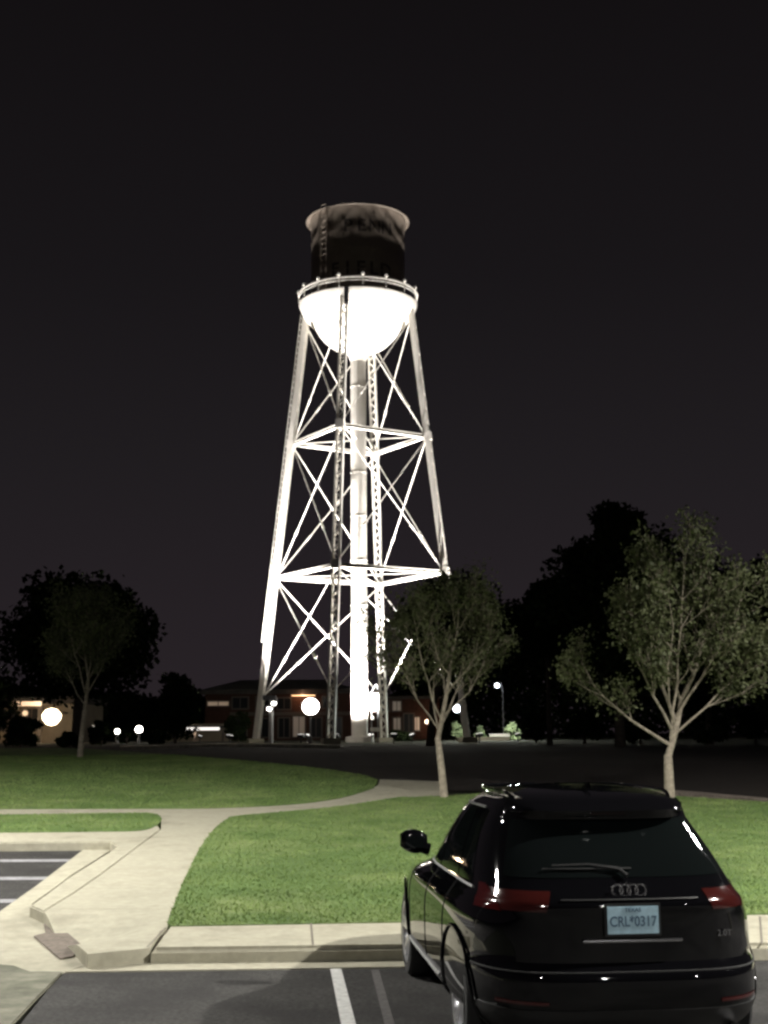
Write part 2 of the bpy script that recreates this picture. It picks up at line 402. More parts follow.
# grass blades on the near lawns
def in_poly(x, y, P):
    c = np.zeros(len(x), bool); n = len(P); j = n - 1
    for i in range(n):
        xi, yi = P[i]; xj, yj = P[j]
        with np.errstate(divide='ignore', invalid='ignore'):
            t = ((yi > y) != (yj > y)) & (x < (xj - xi) * (y - yi) / (yj - yi + 1e-12) + xi)
        c ^= t; j = i
    return c
def blades(polys, n, seed, xr, yr):
    r = np.random.default_rng(seed); X = []; Y = []
    for P in polys:
        x = r.uniform(*xr, n); y = yr[0] + (yr[1] - yr[0]) * r.random(n) ** 1.5
        k = in_poly(x, y, P); X.append(x[k]); Y.append(y[k])
    x = np.concatenate(X); y = np.concatenate(Y); n = len(x)
    z = np.interp(y, [p[0] for p in TP], [p[1] for p in TP]) + 0.152
    a = r.uniform(0, 2 * PI, n); w = r.uniform(.006, .014, n); h = r.uniform(.012, .036, n); l = r.uniform(0, .04, n); b = r.uniform(0, 2 * PI, n)
    V = np.empty((n, 3, 3), np.float32)
    V[:, 0] = np.stack([x - np.cos(a) * w, y - np.sin(a) * w, z], 1)
    V[:, 1] = np.stack([x + np.cos(a) * w, y + np.sin(a) * w, z], 1)
    V[:, 2] = np.stack([x + np.cos(b) * l, y + np.sin(b) * l, z + h], 1)
    me = bpy.data.meshes.new('grass'); me.vertices.add(n * 3); me.vertices.foreach_set('co', V.ravel())
    me.loops.add(n * 3); me.loops.foreach_set('vertex_index', np.arange(n * 3, dtype=np.int32))
    me.polygons.add(n); me.polygons.foreach_set('loop_start', np.arange(0, n * 3, 3, dtype=np.int32))
    me.update(); me.validate(); me.materials.append(M['blade'])
    o = bpy.data.objects.new('grass', me); COL.objects.link(o)
    tag(o, 'short mown green grass covering the lawns beside the path', 'grass', kind='stuff')
blades([right_lawn, lawn_up, strip], 420000, 3, (-14, 11), (13.2, 42))

# ------------------------------------------------------------------ lamps
def point(name, loc, watts, color, radius=0.12, parent=None):
    l = bpy.data.lights.new(name, 'POINT'); l.energy = watts; l.color = color; l.shadow_soft_size = radius
    o = bpy.data.objects.new(name, l); COL.objects.link(o); o.location = loc
    if parent: o.parent = parent
    return o
def spot(name, loc, target, watts, color, ang, blend=0.5, radius=0.1, parent=None):
    l = bpy.data.lights.new(name, 'SPOT'); l.energy = watts; l.color = color; l.shadow_soft_size = radius
    l.spot_size = R(ang); l.spot_blend = blend
    o = bpy.data.objects.new(name, l); COL.objects.link(o); o.location = loc
    d = Vector(target) - Vector(loc) if parent is None else Vector(target) - (parent.location + Vector(loc))
    o.rotation_euler = d.to_track_quat('-Z', 'Y').to_euler()
    if parent: o.parent = parent
    return o

# parking-lot lamps behind the photographer (they light the lot and glint in the car)
def lot_lamp(x, y, h, watts, aim, label, cone=154):
    e = empty('parking_lot_lamp', (x, y, T(y)), math.atan2(aim[1] - y, aim[0] - x) - PI / 2, label, 'street lamp', 'parking lot lamps')
    b = MB(); b.lathe([(.28, 0), (.28, .6), (.26, .62)], n=20, cap0=True, cap1=True); b.build('base', M['concrete'], e, True)
    b = MB(); b.tube([(0, 0, .6), (0, 0, h)], [.075, .055], 12); b.build('pole', M['dark_metal'], e, True)
    b = MB(); b.tube([(0, 0, h - .15), (0, .35, h + .02), (0, .7, h + .05)], .03, 8); b.build('arm', M['dark_metal'], e, True)
    b = MB(); b.box((0, .95, h + .06), (.50, .70, .16)); b.build('lamp_head', M['dark_metal'], e, bevel=.03)
    b = MB(); b.box((0, .95, h - .025), (.40, .56, .03)); b.build('lens', M['lamp_lot'], e)
    s_ = spot('lamp_light', (0, .95, h - .06), (0, 0, 0), watts, (1.0, 0.97, 0.90), cone, .4, .14, e)
    s_.rotation_euler = (0, 0, 0)
    return e
lot_lamp(10.5, 8.0, 9.0, 20000, (3, 15), 'tall dark lot lamp to the right of the black car', 162)
lot_lamp(-11.0, 18.6, 9.0, 17500, (-4, 14), 'tall dark lot lamp beside the left parking lot and the path', 152)
lot_lamp(15.0, -9.0, 9.0, 2500, (4, 10), 'tall dark lot lamp far to the right behind the car')
lot_lamp(-22.0, 26.0, 9.0, 900, (-10, 30), 'tall dark lamp beyond the side parking lot at left')
lot_lamp(-4.0, -4.0, 9.0, 1500, (0, 3), 'tall dark lot lamp behind the photographer on the left')
lot_lamp(7.0, -8.0, 9.0, 1500, (4, 0), 'tall dark lot lamp furthest behind the photographer')
lot_lamp(12.8, 20.2, 9.0, 4600, (4, 16), 'tall dark lot lamp on the lawn edge beyond the black car', 163)

# ------------------------------------------------------------------ water tower
TY = 75.0; TX = Xat(359, 560, TY); TZ = T(TY)
def zt(py, Y=TY): return Zat(py, Y) - TZ
tw = empty('water_tower', (TX, TY, TZ), 0, 'tall floodlit water tower with lattice legs and a dark tank lettered PENN FIELD', 'water tower')
Zfl = zt(304.5); Zrail = zt(297); Zeave = zt(223)
RW = 3.55; RT = 2.82; RE = 3.08
# tank drum, bowl
def drum_r(z): return RT + .10 * max(0, (z - (Zeave - 1.5)) / 1.5) ** 3
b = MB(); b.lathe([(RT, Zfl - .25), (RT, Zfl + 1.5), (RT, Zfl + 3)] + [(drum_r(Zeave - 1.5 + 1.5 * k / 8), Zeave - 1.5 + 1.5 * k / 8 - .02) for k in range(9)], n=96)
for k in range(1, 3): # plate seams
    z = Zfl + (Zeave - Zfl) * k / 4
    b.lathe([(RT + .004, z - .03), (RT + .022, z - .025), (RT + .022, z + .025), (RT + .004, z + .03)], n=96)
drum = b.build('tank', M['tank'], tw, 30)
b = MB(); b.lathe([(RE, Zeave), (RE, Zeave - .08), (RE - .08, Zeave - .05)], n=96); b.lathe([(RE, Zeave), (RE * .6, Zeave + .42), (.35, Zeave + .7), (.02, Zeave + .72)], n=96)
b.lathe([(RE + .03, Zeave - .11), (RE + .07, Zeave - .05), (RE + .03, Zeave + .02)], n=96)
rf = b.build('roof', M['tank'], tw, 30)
BR = 2.86; BZ = Zfl - .22
b = MB(); b.lathe([(BR * math.cos(a), BZ - BR * math.sin(a) * 1.02) for a in [k * PI / 2 / 24 for k in range(0, 24)]] + [(.45, BZ - BR * 1.02)], n=96)
b.build('bowl', M['tower'], tw, 'all')
# walkway: floor, fascia, sloping brackets
b = MB(); b.lathe([(RT, Zfl - .10), (RW, Zfl - .10), (RW, Zfl - .14), (RW - .20, Zfl - .62), (RW - .34, Zfl - .85), (BR - .02, Zfl - 1.25)], n=96)
wk = b.build('walkway', M['tower'], tw, 25)
for k in range(16):
    a = 2 * PI * k / 16 + .1
    b = MB(); b.bar((RW * math.cos(a), RW * math.sin(a), Zfl), (RW * math.cos(a), RW * math.sin(a), Zrail + .02), .05)
    b.lathe([(.01, Zrail + .34), (.11, Zrail + .27), (.11, Zrail + .14), (.03, Zrail + .05)], (RW * math.cos(a), RW * math.sin(a), 0), 8)
    b.build('rail_post', M['tower'], wk)
b = MB(); b.lathe([(RW - .05, Zrail - .03), (RW + .05, Zrail - .03), (RW + .05, Zrail + .06), (RW - .05, Zrail + .06), (RW - .05, Zrail - .03)], n=96)
b.build('top_rail', M['tower'], wk)
for z in (.30,):
    b = MB(); zz = Zfl + z; b.lathe([(RW - .02, zz - .02), (RW + .02, zz - .02), (RW + .02, zz + .02), (RW - .02, zz + .02), (RW - .02, zz - .02)], n=96)
    b.build('mid_rail', M['tower'], wk)
# top of the near leg: its shaded side put in as a dark box
aH = math.atan2(-1, -.17)
b = MB(); m3 = Matrix.Rotation(aH, 3, 'Z')
b.box((math.cos(aH) * (RW + .02), math.sin(aH) * (RW + .02), Zfl - .62), (.10, .26, 1.05), m3); b.build('leg_top_shade', M['dark_metal'], tw)
# ladder up the drum
b = MB(); aL = math.atan2(-.80, -.60)
for s_ in (-.2, .2):
    q = Vector((-math.sin(aL), math.cos(aL), 0)) * s_; c = Vector((math.cos(aL), math.sin(aL), 0)) * (RT + .46)
    b.bar(c + q + Vector((0, 0, Zfl)), c + q + Vector((0, 0, Zeave - .02)), .05)
for k in range(16):
    z = Zfl + .15 + k * .34; q = Vector((-math.sin(aL), math.cos(aL), 0)) * .2
    b.bar(c - q + Vector((0, 0, z)), c + q + Vector((0, 0, z)), .035)
b.build('ladder', M['tank'], tw)
# lettering, wrapped round the drum
def wrapped_text(txt, z, size, amid, adv):
    cu = bpy.data.curves.new('t', 'FONT'); cu.body = 'x'; cu.align_x = 'CENTER'; cu.extrude = .003; cu.size = size; cu.offset = .02 * size
    ob = bpy.data.objects.new('t', cu); COL.objects.link(ob)
    for i, ch in enumerate(txt):
        V = []; Fc = []
        cu.body = ch; bpy.context.view_layer.update()
        dg = bpy.context.evaluated_depsgraph_get(); me = bpy.data.meshes.new_from_object(ob.evaluated_get(dg))
        off = (i - (len(txt) - 1) / 2) * adv; base = len(V)
        for v in me.vertices:
            a = amid + (off + v.co.x) / RT
            r_ = drum_r(z + v.co.y) + .008 + v.co.z
            V.append((r_ * math.cos(a), r_ * math.sin(a), z + v.co.y))
        Fc += [tuple(base + j for j in p.vertices) for p in me.polygons]
        bpy.data.meshes.remove(me)
        me = bpy.data.meshes.new('letter'); me.from_pydata(V, [], Fc); me.materials.append(M['tank_dark'])
        o = bpy.data.objects.new('letter', me); COL.objects.link(o); o.parent = drum
    bpy.data.objects.remove(ob); bpy.data.curves.remove(cu)
wrapped_text('PENN', Zeave - 1.62, 1.05, -PI / 2 + .24, .80)
wrapped_text('FIELD', Zfl + .95, 1.1, -PI / 2 + .08, .78)
# riser
b = MB(); b.lathe([(.46, .35), (.46, BZ - BR + .05)], n=40)
for k in range(1, 9): b.lathe([(.462, k * 2.6 - .03), (.49, k * 2.6 - .02), (.49, k * 2.6 + .02), (.462, k * 2.6 + .03)], n=40)
b.lathe([(.8, 0), (.8, .3), (.46, .36)], n=40, cap0=True); b.lathe([(.46, BZ - BR - .5), (.62, BZ - BR - .1), (.75, BZ - BR + .12)], n=40)
b.build('riser_pipe', M['tower'], tw, 30)
# legs
PHI = R(13)
LD = [Vector((-math.sin(PHI), -math.cos(PHI), 0)), Vector((math.cos(PHI), -math.sin(PHI), 0)), Vector((math.sin(PHI), math.cos(PHI), 0)), Vector((-math.cos(PHI), math.sin(PHI), 0))]
Ztop = Zfl - .5; ZN = [zt(697), zt(575), zt(440), zt(321)]
def rho(z): return 3.22 + (6.2 - 3.22) * (Ztop - z) / Ztop
def node(k, z, inset=0): return LD[k] * (rho(z) - inset) + Vector((0, 0, z))
for k in range(4):
    b = MB(); tdir = Vector((-LD[k].y, LD[k].x, 0)); A = node(k, .25); B = node(k, Ztop); ax = (B - A).normalized()
    nrm = tdir.cross(ax).normalized()
    hw = .19
    for s_ in (-1, 1):
        b.bar(A + tdir * hw * s_, B + tdir * hw * s_, .07, .30, up=nrm)
        for q in (-1, 1):
            b.bar(A + tdir * (hw - .04) * s_ + nrm * .13 * q, B + tdir * (hw - .04) * s_ + nrm * .13 * q, .09, .03, up=tdir)
    L = (B - A).length; n = int(L / .42)
    for q in (-1, 1):
        for i in range(n):
            p0 = A + ax * (L * i / n) + nrm * .158 * q; p1 = A + ax * (L * (i + 1) / n) + nrm * .158 * q
            s_ = 1 if i % 2 else -1
            b.bar(p0 + tdir * hw * s_, p1 - tdir * hw * s_, .06, .014, up=nrm)
    for i in range(5):
        p = A + ax * (.5 + i * (L - 1) / 4); 
    for z in ZN[1:3]:
        b.box(node(k, z), (.46, .46, .5), Matrix((tdir, nrm, ax)).transposed())
    b.build('leg', M['tower'], tw)
    b = MB(); p = LD[k] * 6.22; b.box((p.x, p.y, .1), (.9, .9, .3), Matrix.Rotation(PHI, 3, 'Z')); b.build('footing', M['concrete'], tw, bevel=.03)
for z in ZN[1:3]:
    for k in range(4):
        b = MB(); a = node(k, z, .1); c = node((k + 1) % 4, z, .1); d = (c - a).normalized()
        b.bar(a, c, .12, .16)
        for q in (-.09, .09): b.bar(a + Vector((0, 0, q)), c + Vector((0, 0, q)), .18, .03)
        b.build('strut', M['tower'], tw)
    for k in range(4):
        b = MB(); b.bar(node(k, z, .2), LD[k] * .45 + Vector((0, 0, z)), .05); b.build('spoke_rod', M['tower'], tw)
for i in range(3):
    z0, z1 = ZN[i], ZN[i + 1]
    for k in range(4):
        for q in (0, 1):
            a = node((k + q) % 4, z0 + .15, .12); c = node((k + 1 - q) % 4, z1 - .15, .12)
            off = LD[k] * (.03 if q else -.03)
            b = MB(); b.tube([a + off, c + off], .032, 8); m_ = a.lerp(c, .3) + off; dd = (c - a).normalized() * .22
            b.tube([m_ - dd, m_ + dd], .06, 8); b.build('diagonal_rod', M['tower'], tw)
# ladder on the left leg
b = MB(); k = 3; tdir = Vector((-LD[k].y, LD[k].x, 0)); A = node(k, zt(640)) + LD[k] * .32 + tdir * .0; B = node(k, Ztop + .1) + LD[k] * .32
for s_ in (-.18, .18): b.bar(A + tdir * s_, B + tdir * s_, .04)
for i in range(55):
    p = A.lerp(B, (i + .5) / 55); b.bar(p - tdir * .18, p + tdir * .18, .028)
b.build('ladder', M['tower'], tw)

# floodlights at the foot of the tower
def flood(px, py, pz, target, watts, ang, label, blend=.6, color=(1.0, .95, .92), rad=.12):
    e = empty('floodlight', (TX + px, TY + py, TZ + pz), 0, label, 'floodlight', 'floodlights aimed up at the water tower')
    d = (Vector(target) + Vector((TX, TY, TZ)) - e.location).normalized(); q = d.to_track_quat('Z', 'Y').to_matrix()
    b = MB(); b.box((0, 0, -.14), (.34, .28, .14), q); b.build('housing', M['dark_metal'], e)
    b = MB(); b.box(tuple(d * .0 + Vector((0, 0, -.14)) + d * .085), (.28, .22, .02), q); b.build('lens', M['flood_lens'], e)
    if pz < 1: b = MB(); b.tube([(0, 0, -.14), (0, 0, -pz - .05)], .04, 8); b.build('stand', M['dark_metal'], e)
    s_ = spot('flood_beam', tuple(d * .14), (0, 0, 0), watts, color, ang, blend, rad, e)
    s_.rotation_euler = d.to_track_quat('-Z', 'Y').to_euler()
    return e
flood(-1.2, -3.4, .5, (0, 0, 9), 27000, 115, 'floodlight inside the tower legs, nearest the riser pipe at the front')
flood(3.0, .8, .5, (0, 0, 9), 23000, 115, 'floodlight inside the tower legs, right of the riser pipe')
flood(-3.0, 1.2, .5, (0, 0, 9), 23000, 115, 'floodlight inside the tower legs, left of the riser pipe')
flood(.6, 3.2, .5, (0, 0, 9), 15000, 115, 'floodlight inside the tower legs, behind the riser pipe')
for az, wt, place in ((-172, 64000, 'at the far left'), (-138, 24000, 'at the front left'), (-108, 12000, 'in front of the near leg'), (-78, 12000, 'in front of the riser pipe'),
                      (-45, 24000, 'at the front right'), (-12, 64000, 'at the far right')):
    c_, s_ = math.cos(R(az)), math.sin(R(az)); wide = wt > 30000
    flood(9.0 * c_, 9.0 * s_, .5, (3.3 * c_, 3.3 * s_, Zfl - (6 if wide else 0)), wt, 60 if wide else 18, 'floodlight on the ground outside the tower legs, ' + place, .7, rad=.3)

# ------------------------------------------------------------------ trees
def leaf_mesh(name, pts, size, material, parent, seed, aspect=.55):
    r = np.random.default_rng(seed); P = np.array(pts, np.float32); n = len(P)
    a = r.normal(size=(n, 3)); a /= np.linalg.norm(a, axis=1)[:, None]
    c = r.normal(size=(n, 3)); b = np.cross(a, c); b /= np.linalg.norm(b, axis=1)[:, None]
    s = size * r.uniform(.6, 1.3, n)[:, None]
    V = np.empty((n, 4, 3), np.float32)
    V[:, 0] = P - a * s * .5; V[:, 2] = P + a * s * .5
    V[:, 1] = P + b * s * aspect * .5; V[:, 3] = P - b * s * aspect * .5
    me = bpy.data.meshes.new(name); me.vertices.add(n * 4); me.vertices.foreach_set('co', V.ravel())
    me.loops.add(n * 4); me.loops.foreach_set('vertex_index', np.arange(n * 4, dtype=np.int32))
    me.polygons.add(n); me.polygons.foreach_set('loop_start', np.arange(0, n * 4, 4, dtype=np.int32))
    me.update(); me.materials.append(material)
    o = bpy.data.objects.new(name, me); COL.objects.link(o); o.parent = parent
    return o

def vase_tree(px, py, limbs, fork, r0, nleaf, leaf, seed, label, top, group='young trees planted in the lawn', spread=.17, lean=0.0, zmin=0.0):
    """limbs: list of (azimuth-ish dx, dy, height, radius factor) tips in metres relative to the base"""
    rg = random.Random(seed)
    gx, gy_ = gp(px, py, .15); base = Vector((gx, gy_, T(gy_) + .14))
    e = empty('young_tree', base, 0, label, 'tree', group)
    b = MB(); tips = []
    fk = Vector((lean, 0, fork))
    b.tube([(0, 0, -.1), (0, 0, .02), (lean * .3, .0, fork * .4), (lean * .7, 0, fork * .75), fk], [r0 * 1.5, r0 * 1.15, r0, r0 * .92, r0 * .80], 12)
    def branch(p, q, r, lvl):
        n = 7; pts = []; rad = []
        d = q - p; L = d.length
        side = Vector((rg.uniform(-1, 1), rg.uniform(-1, 1), 0)) * L * .06
        out_ = Vector((d.x, d.y, 0)) * .16
        for i in range(n + 1):
            t = i / n; bow = math.sin(PI * t)
            pts.append(p + d * t + out_ * bow * (1 if lvl < 2 else .3) + side * math.sin(2 * PI * t) * .5 + Vector((rg.uniform(-1, 1), rg.uniform(-1, 1), 0)) * L * (.012 if i else 0))
            rad.append(max(.0035, r * (1 - .82 * t)))
        b.tube(pts, rad, 7 if lvl < 2 else 5, cap=False)
        if lvl >= 1: tips.extend([(pts[i], lvl) for i in range(3 if lvl == 1 else 1, n + 1)])
        if lvl < 3:
            for i in range(2, n):
                for _ in range(2 if lvl < 2 else 1):
                    if rg.random() < (.85 if lvl < 2 else .6):
                        ll = L * rg.uniform(.26, .5) * (1 - .35 * i / n)
                        az = rg.uniform(0, 2 * PI)
                        dr = (d.normalized() * 1.0 + Vector((math.cos(az), math.sin(az), rg.uniform(-.1, .5))) * rg.uniform(.45, .85)).normalized()
                        branch(pts[i], pts[i] + dr * ll, rad[i] * .55, lvl + 1)
    ld = limbs[len(limbs) // 2]; ldv = (Vector(ld[:3]) - fk)
    for i_, (x, y, z, f) in enumerate(limbs):
        s_ = fk + (ldv * (.05 + .17 * ((i_ * 3) % len(limbs)) / len(limbs)) if i_ != len(limbs) // 2 else Vector((0, 0, -.05)))
        if i_ == len(limbs) // 2: f = 2.0
        branch(s_, Vector((x, y, z)), r0 * .36 * f, 0)
    b.build('trunk', M['bark'], e, 'all', normals=False)
    pts = []; cl_ = [t for t in tips if t[1] > 1 or rg.random() < .35]; rg.shuffle(cl_); cl_ = cl_[:int(len(cl_) * .28)]
    for _ in range(nleaf):
        p, lvl = cl_[min(len(cl_) - 1, int(len(cl_) * rg.random() ** 1.25))]
        if p.z < zmin and rg.random() < .85: continue
        pts.append((p.x + rg.gauss(0, spread), p.y + rg.gauss(0, spread), p.z + rg.gauss(0, spread) + .03))
    leaf_mesh('crown', pts, leaf, M['leaf'], e, seed)
    return e

vase_tree(670, 803, [(-1.75, .3, 3.0, 1.0), (-.95, -.5, 4.1, .9), (-.2, .4, 5.2, 1.1), (.45, -.3, 5.4, .9), (1.15, .4, 5.0, 1.0), (1.7, -.2, 4.6, .9), (2.0, .4, 3.5, .8), (-.1, -1.0, 4.4, .7)],
          1.0, .105, 17000, .10, 11, 'young tree with pale branching trunk and olive leaves, right of the black car roof', 6, spread=.13, zmin=1.6)
vase_tree(444, 797, [(-1.2, .2, 3.8, .7), (-.7, -.5, 4.4, .8), (-.15, .4, 4.7, .8), (.35, -.3, 4.6, .7), (.9, .4, 4.4, .9), (1.3, -.1, 3.7, .7)],
          1.3, .080, 9500, .085, 5, 'slim young tree with upright branches standing in front of the right side of the tower', 5, lean=-.12, spread=.15, zmin=2.3)
vase_tree(80, 757, [(-.9, .2, 3.8, .7), (-.4, -.5, 4.7, .8), (-.05, .4, 5.0, .8), (.4, -.3, 4.8, .7), (.9, .4, 4.2, .7)],
          1.45, .085, 12000, .10, 8, 'slim young tree standing alone on the far left lawn', 5, lean=.1, spread=.17, zmin=2.2)

def big_tree(pxl, pxr, pyt, pyb, Y, n, leaf, seed, label, name='shade_tree', cat='tree', group='dark trees behind the lawn', trunk=True, depth=None, clumps=44):
    rg = random.Random(seed); r = np.random.default_rng(seed)
    xl, xr = Xat(pxl, (pyt + pyb) / 2, Y), Xat(pxr, (pyt + pyb) / 2, Y); zt_, zb = Zat(pyt, Y), Zat(pyb, Y)
    gz = T(Y); cx = (xl + xr) / 2; hw = (xr - xl) / 2; cz = (zt_ + zb) / 2; hh = (zt_ - zb) / 2
    e = empty(name, (cx, Y, gz), 0, label, cat, group)
    pts = []; cl = []
    for _ in range(clumps):
        while True:
            v = Vector((rg.uniform(-1, 1), rg.uniform(-1, 1), rg.uniform(-1, 1)))
            if v.length < 1: break
        v *= .74; v.x *= (1 - .25 * max(0, v.z))
        cl.append((v.x * hw, v.y * (depth or hw), cz - gz + v.z * hh, rg.uniform(.22, .44) * min(hw, hh * 1.3)))
    per = n // clumps
    for c in cl:
        d = r.normal(size=(per, 3)); d /= np.linalg.norm(d, axis=1)[:, None]; d *= (r.random(per) ** .40 * (1 + .10 * r.standard_normal(per)))[:, None] * c[3]
        pts.append(d * (1.15, 1.15, .85) + np.array(c[:3]))
    P = np.concatenate(pts); P = P[P[:, 2] > .05]
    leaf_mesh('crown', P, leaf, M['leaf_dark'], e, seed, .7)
    b = MB()
    rt = max(.06, hw * .06)
    th = max(.3, zb - gz + hh * .5)
    to_ = -.42 if seed == 31 else 0
    b.tube([(hw * to_, 0, -.1), (hw * to_ * .85, 0, th * .5), (0, 0, th)], [rt * 1.3, rt, rt * .7], 9)
    for k in range(0, clumps, 3):
        c = cl[k]; b.tube([(0, 0, th * .8), (c[0] * .5, c[1] * .5, (th + c[2]) / 2), c[:3]], [rt * .5, rt * .3, rt * .12], 6)
    b.build('trunk' if trunk else 'stem', M['bark_dark'], e, 'all', normals=False)
    return e
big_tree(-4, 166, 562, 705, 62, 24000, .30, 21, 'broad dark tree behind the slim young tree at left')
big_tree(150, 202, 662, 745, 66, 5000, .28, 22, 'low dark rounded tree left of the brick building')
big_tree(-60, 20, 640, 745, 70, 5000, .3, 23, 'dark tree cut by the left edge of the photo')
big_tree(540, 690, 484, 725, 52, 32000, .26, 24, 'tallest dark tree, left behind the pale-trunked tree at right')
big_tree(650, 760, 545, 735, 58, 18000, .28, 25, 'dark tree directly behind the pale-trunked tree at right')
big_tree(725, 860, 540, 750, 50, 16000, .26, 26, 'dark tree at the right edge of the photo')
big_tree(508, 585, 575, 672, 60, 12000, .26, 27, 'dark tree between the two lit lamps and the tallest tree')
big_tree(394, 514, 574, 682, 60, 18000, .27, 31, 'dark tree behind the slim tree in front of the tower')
# the far-off wood beyond everything, one mass
def wood():
    r = np.random.default_rng(77); pts = []
    prof = [(-120, 668), (-40, 676), (60, 690), (150, 694), (230, 702)], [(396, 700), (430, 640), (480, 612), (540, 600), (620, 592), (700, 590), (800, 580), (900, 590)]
    for pr in prof:
        xs = [q[0] for q in pr]; ys = [q[1] for q in pr]
        for px in np.arange(xs[0], xs[-1], 5.0):
            t_ = np.interp(px, xs, ys) + r.uniform(-4, 12); Yd = r.uniform(128, 150); X_ = Xat(px, 720, Yd); top = Zat(t_, Yd); k = 620
            z = T(Yd) + (top - T(Yd)) * r.random(k) ** .8
            pts.append(np.stack([X_ + r.normal(0, 1.2, k) , Yd + r.normal(0, 1.6, k), z + r.normal(0, .3, k)], 1))
    e = leaf_mesh('far_wood', np.concatenate(pts), .55, M['leaf_dark'], None, 78, .8)
    tag(e, 'far-off dark wood closing the view beyond the buildings', 'wood', kind='stuff')
wood()
def bush(pxl, pxr, pyt, Y, seed, label):
    return big_tree(pxl, pxr, pyt, 746, Y, 2600, .2, seed, label, 'bush', 'bush', 'dark bushes along the far edge of the lawn', False, depth=1.6, clumps=16)
bush(0, 42, 712, 64, 41, 'dark bush under the lit canopy at far left')
bush(56, 80, 730, 60, 42, 'dark bush left of the far left young tree')
bush(88, 116, 716, 72, 43, 'dark bush right of the far left young tree')
bush(120, 134, 726, 78, 44, 'small dark bush between the two small white lamps at left')
bush(145, 168, 712, 70, 45, 'dark bush left of the lit carport strip')
bush(224, 252, 706, 95, 46, 'dark bush between the carport strip and the left tower leg')
bush(385, 412, 728, 84, 47, 'dark bush right of the far tower leg')
bush(520, 552, 706, 70, 48, 'dark bush right of the lit green bush')
bush(556, 612, 712, 62, 49, 'dark bush under the tallest tree')
bush(618, 662, 722, 60, 50, 'dark bush behind the trunk of the pale-trunked tree')
bush(690, 730, 716, 58, 51, 'dark bush right of the pale-trunked tree')
bush(735, 775, 706, 56, 52, 'dark bush at the right edge of the photo')

# ------------------------------------------------------------------ background buildings
def wall_box(b, x0, x1, y0, y1, z0, z1, mi=0): b.box(((x0 + x1) / 2, (y0 + y1) / 2, (z0 + z1) / 2), (x1 - x0, y1 - y0, z1 - z0), None, mi)
def window(parent, x, y, z, w, h, m, frame=True):
    b = MB(); 
    for s_ in (-1, 1):
        b.box((x + s_ * w / 2, y - .04, z), (.12, .12, h + .12)); b.box((x, y - .04, z + s_ * h / 2), (w - .12, .12, .12))
    b.box((x, y - .03, z), (.06, .06, h - .12))
    f = b.build('window', M['frame'], parent)
    b = MB(); b.box((x, y - .015, z), (w - .1, .03, h - .1)); b.build('pane', m, f)
# brick building behind the tower
Y = 112.0; gz = T(Y)
bb = empty('brick_building', (0, 0, 0), 0, 'long two-storey dark red brick building behind the water tower with a few lit windows', 'building')
X = lambda px: Xat(px, 720, Y); Z = lambda py: Zat(py, Y)
b = MB(); wall_box(b, X(205), X(352), Y, Y + 14, gz - .3, Z(692)); wall_box(b, X(352), X(440), Y + .6, Y + 14, gz - .3, Z(699)); b.build('wall', M['brick'], bb)
b = MB(); b.box(((X(205) + X(352)) / 2, Y + 7, Z(691)), (X(352) - X(205) + .9, 14.9, .35)); 
x0, x1 = X(205) - .45, X(352) + .45; zr = Z(691) + .18
b.quadstrip([[(x0, Y - .45, zr), (x1, Y - .45, zr), (x1, Y + 14.5, zr), (x0, Y + 14.5, zr)], [(x0 + 3, Y + 4, zr + 1.0), (x1 - 3, Y + 4, zr + 1.0), (x1 - 3, Y + 10, zr + 1.0), (x0 + 3, Y + 10, zr + 1.0)]], True, False, True)
b.box(((X(352) + X(440)) / 2 + .4, Y + 7.3, Z(699) + .12), (X(440) - X(352), 14.2, .25)); b.build('roof', M['roof'], bb)
b = MB(); b.box(((X(230) + X(352)) / 2, Y - .08, Z(713)), (X(352) - X(230), .14, .3)); b.build('stone_band', M['frame'], bb)
for px, py, w, h, m in ((218, 702.5, 1.9, .45, 'win_cream'), (240, 702, 1.4, 1.0, 'glass_dark'), (264, 702, 1.4, 1.0, 'glass_dark'), (284, 703, 1.2, 1.0, 'glass_dark'), (330, 702, 1.4, 1.0, 'glass_dark'),
                        (240, 727, 1.2, 1.6, 'glass_dark'), (262, 727, 1.2, 1.6, 'glass_dark'), (284, 727, 1.0, 1.7, 'glass_dark'), (299, 726, 1.1, 1.8, 'win_warm'), (316, 727, 1.0, 1.7, 'glass_dark'), (336, 727, 1.0, 1.7, 'glass_dark')):
    window(bb, X(px), Y, Z(py), w, h, M[m])
for px, py, w, h, m in ((397, 724, .7, 1.1, 'win_warm'), (409, 723, .9, 1.6, 'glass_dark'), (417, 724, .55, 1.2, 'win_cream'), (397, 706, .8, .9, 'win_warm'), (385, 706, .8, .9, 'glass_dark')):
    window(bb, X(px), Y + .6, Z(py), w, h, M[m])
# shallow awning lamp on the front and its warm light
b = MB(); b.box((X(303.5), Y - .25, Z(694)), (2.2, .3, .12)); f = b.build('wall_lamp', M['frame'], bb)
b = MB(); b.box((X(303.5), Y - .25, Z(694) - .09), (2.0, .24, .05)); b.build('tube', glow('lamp_orange', (1.0, .55, .25), 3.0), f)
point('wall_lamp_light', (X(303.5), Y - .7, Z(696)), 40, (1.0, .55, .32), .2)
point('porch_light', (X(425), Y - 1.0, Z(722)), 22, (1.0, .55, .3), .15)
b = MB(); b.lathe([(.01, .2), (.17, .1), (.2, 0), (.17, -.1), (.01, -.2)], (X(427), Y - .2, Z(722)), 14); b.box((X(427), Y + .2, Z(722)), (.1, .7, .1)); b.build('porch_lamp', glow('lamp_porch', (1.0, .74, .52), 4), bb)

